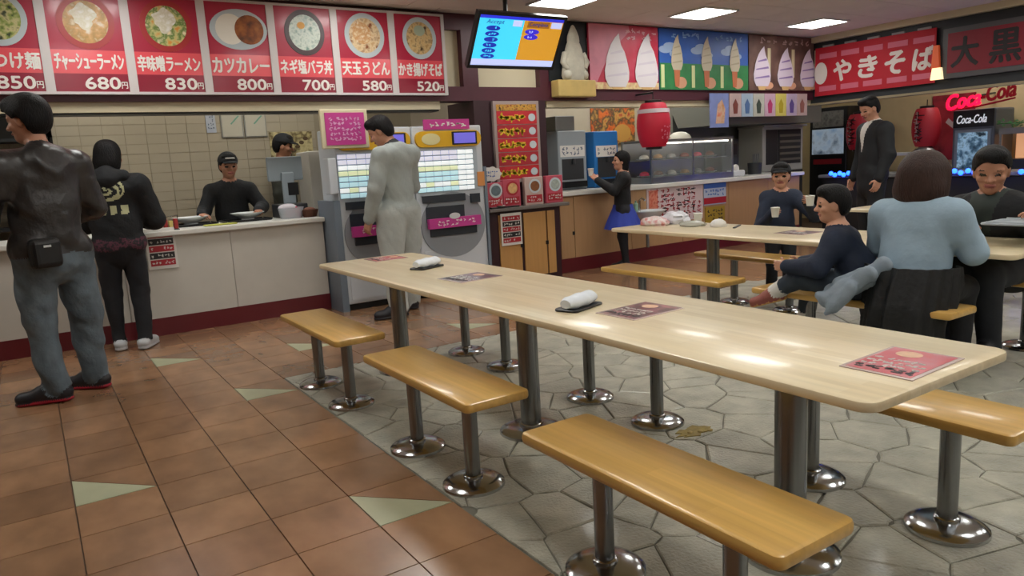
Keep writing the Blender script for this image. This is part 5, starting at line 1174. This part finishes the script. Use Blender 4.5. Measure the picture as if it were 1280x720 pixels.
# seated boy on the bench
r=D(18); l=(3.86,2.34,0)
o,P,H,HR,hh=person('boy in navy jacket sitting sideways on bench with one foot up',l,r,1.25,M_navy,mat('boy_jeans','#2e3844',.8,var=.2),mat('red_brown_shoe','#8a4a40',.6),mat('tan_sole','#c79a58',.6),t=.022,tl=.012,hh=.205,hair='short',skin=M_facekid,head_yaw=D(24),head_pitch=D(-4),
  pose=dict(pel=(0,0,.49),waist=(0,.02,.59),chest=(0,.09,.70),neck=(0,.125,.785),shL=(-.12,.11,.735),shR=(.12,.11,.735),hipL=(-.07,.0,.485),hipR=(.07,.0,.485),knL=(-.10,.30,.53),anL=(-.05,.46,.43),knR=(.10,.30,.50),anR=(.12,.34,.20),ftL=(-.45,1,-.25),ftR=(.2,1,0),elL=(-.20,.18,.61),wrL=(-.14,.36,.60),elR=(.20,.16,.61),wrR=(.13,.36,.585)),curl=(.6,.6),extra_mats=(M_paper,),extra=lambda S,P,s:[S.cap(P['an'+L]*.72+P['kn'+L]*.28,P['an'+L],.037*s+.004,.036*s,8,.006) for L in 'LR']); finish(o,r)
# man in black suit
M_suit=mat('black_suit','#15181d',.75,bump=.2,bscale=35)
r=D(60); l=(8.22,4.88,0)
o,P,H,HR,hh=person('man in black suit standing by the right-hand stall, looking down',l,r,1.78,M_suit,M_suit,M_shoed,t=.028,tl=.015,head_yaw=D(8),head_pitch=D(-22),masks=lambda V,I: np.where((I==1)&(V[:,1]>.05)&(V[:,2]>1.12)&(np.abs(V[:,0])<.25*(V[:,2]-1.15)),8,I),hem=.80,hems=.14,collar=8,extra_mats=(M_paper,)); finish(o,r)
# seated woman
M_sweat=mat('pale_blue_sweater','#94aaba',.85,bump=.8,bscale=14,var=.08)
r=D(-88); l=(3.86,2.06,0)
o,P,H,HR,hh=person('woman in pale blue sweater with brown bobbed hair seated with her back turned',l,r,1.58,M_sweat,M_blackp,M_shoed,t=.022,tl=.01,hair='bob',hair_scale=1.3,hairm=M_hairbr,head_yaw=D(-4),head_pitch=D(-8),hh=.235,wide=1.08,noise=.005,
  pose=dict(pel=(0,.0,.50),waist=(0,.02,.62),chest=(0,.05,.82),head=(0,.11,1.06),neck=(0,.07,.925),shL=(-.172,.06,.885),shR=(.172,.06,.885),hipL=(-.09,.0,.50),hipR=(.09,.0,.50),knL=(-.10,.40,.46),knR=(.10,.40,.46),anL=(-.10,.36,.08),anR=(.10,.36,.08),elL=(-.24,.13,.70),elR=(.25,.13,.70),wrL=(-.15,.34,.735),wrR=(.16,.34,.735)),palm=dict(L=(0,0,-1),R=(0,0,-1)))
def coat_shell(parent,m):
    nu,nv=44,22; vs=[]; fs=[]
    for sh in (0,1):
        for j in range(nv+1):
            v=j/nv; z=.63-.47*v; A=math.radians(118-52*min(1,v*1.6))
            for i in range(nu+1):
                a=-A+2*A*i/nu; fold=.016*(.3+v)*math.sin(9*a+2.2*math.sin(3*a)+2*v)+.008*math.sin(21*a+5*v)
                rx=.235+.03*v+fold-.014*sh; ry=.175+.055*min(1,v*2.2)+fold-.014*sh
                vs.append((rx*math.sin(a),-ry*math.cos(a),z+.012*math.sin(7*a)*v+.02*math.sin(3*a+1)*v))
    w=nu+1; N=w*(nv+1)
    for j in range(nv):
        for i in range(nu):
            p=j*w+i; fs.append((p,p+w,p+w+1,p+1)); q=N+p; fs.append((q,q+1,q+w+1,q+w))
    for i in range(nu): fs.append((i,i+1,N+i+1,N+i)); p=nv*w+i; fs.append((p,N+p,N+p+1,p+1))
    for j in range(nv): p=j*w; fs.append((p,N+p,N+p+w,p+w)); p=j*w+nu; fs.append((p,p+w,N+p+w,N+p))
    me=MB().add(vs,fs).mesh('coat_round_waist',m); smooth_me(me,60); return link_mesh('coat_round_waist',me,parent)
coat_shell(o,mat('black_coat','#0e1013',.6,bump=.6,bscale=25)); finish(o,r)
t=thing('grey_coat','pale grey coat heaped on bench between boy and woman','coat',(3.73,2.25,.45))
S=Sculpt()
for a,b,ra,rb,fl in (((-.03,-.14,.19),(-.08,.06,.06),.05,.055,((1,0,.3),.7)),((-.10,-.10,.15),(-.15,.12,-.02),.045,.05,((1,0,.3),.7)),((-.02,-.06,.10),(-.05,.14,.03),.06,.05,((0,0,1),.7)),((-.16,-.04,.08),(-.175,.10,-.08),.035,.04,((1,0,0),.7)),((-.06,.02,.05),(-.12,.16,.0),.05,.04,((0,0,1),.7))): S.cap(a,b,ra,rb,1,.018,fl)
v,f,i=S.mesh(.008,.010,4); link_mesh('folded_cloth',to_mesh('folded_cloth',v,f,i*0,[mat('coat_grey_blue','#8a97a3',.8,bump=.8,bscale=20)]),t)
# man facing the camera
r=D(84); l=(4.94,2.06,0)
wl=w2l((4.66,1.80,.775),l,r); wrr=w2l((4.60,2.16,.76),l,r)
o,P,H,HR,hh=person('man in black jacket seated facing the camera at second table',l,r,1.72,M_blackc,mat('dark_jeans','#20242c',.8,var=.2),M_shoed,t=.034,tl=.02,hair='short',head_yaw=D(28),head_pitch=D(-14),hh=.262,wide=1.08,skin=M_ckskin,collar=8,extra_mats=(mat('shirt_dark_green','#26302c',.7),),
  pose=dict(pel=(0,0,.50),waist=(0,.02,.62),chest=(0,.11,.78),neck=(0,.17,.87),shL=(-.19,.14,.83),shR=(.19,.14,.83),hipL=(-.09,0,.50),hipR=(.09,0,.50),knL=(-.13,.42,.50),knR=(.14,.42,.50),anL=(-.13,.36,.09),anR=(.14,.36,.09),elL=(-.27,.14,.70),elR=(.27,.14,.70),wrL=wl,wrR=wrr),palm=dict(L=(.3,0,-1),R=(-.3,0,-1)),curl=(.5,.6),masks=lambda V,I: np.where((I==1)&(V[:,1]>.10)&(V[:,2]>.58)&(np.abs(V[:,0])<.012+.26*(V[:,2]-.62)),8,I)); finish(o,r)
t=thing('food_tray','pale tray held over table by man in black jacket','tray',(4.42,1.80,.79)); slab(4.32,4.60,1.56,1.95,.80,.812,.03,.004,1).build('tray',mat('tray_grey','#a9b0b6',.4),t,True)
for x_ in (4.34,4.58): MB().tube([(x_,1.6,.812),(x_,1.92,.812)],.008,8).build('rim',mat('tray_grey'),t,True)
t=thing('phone','phone with pale screen held by man in black jacket','phone',(4.50,2.10,.78)); MB().rbox(4.47,4.54,2.06,2.16,.775,.785,.004,1).build('case',M_black,t); MB().box(4.476,4.534,2.07,2.15,.785,.7865).build('screen',mat('phone_screen','#9aa4ae',.2,emit=.1),t); t.rotation_euler=(.4,0,0)
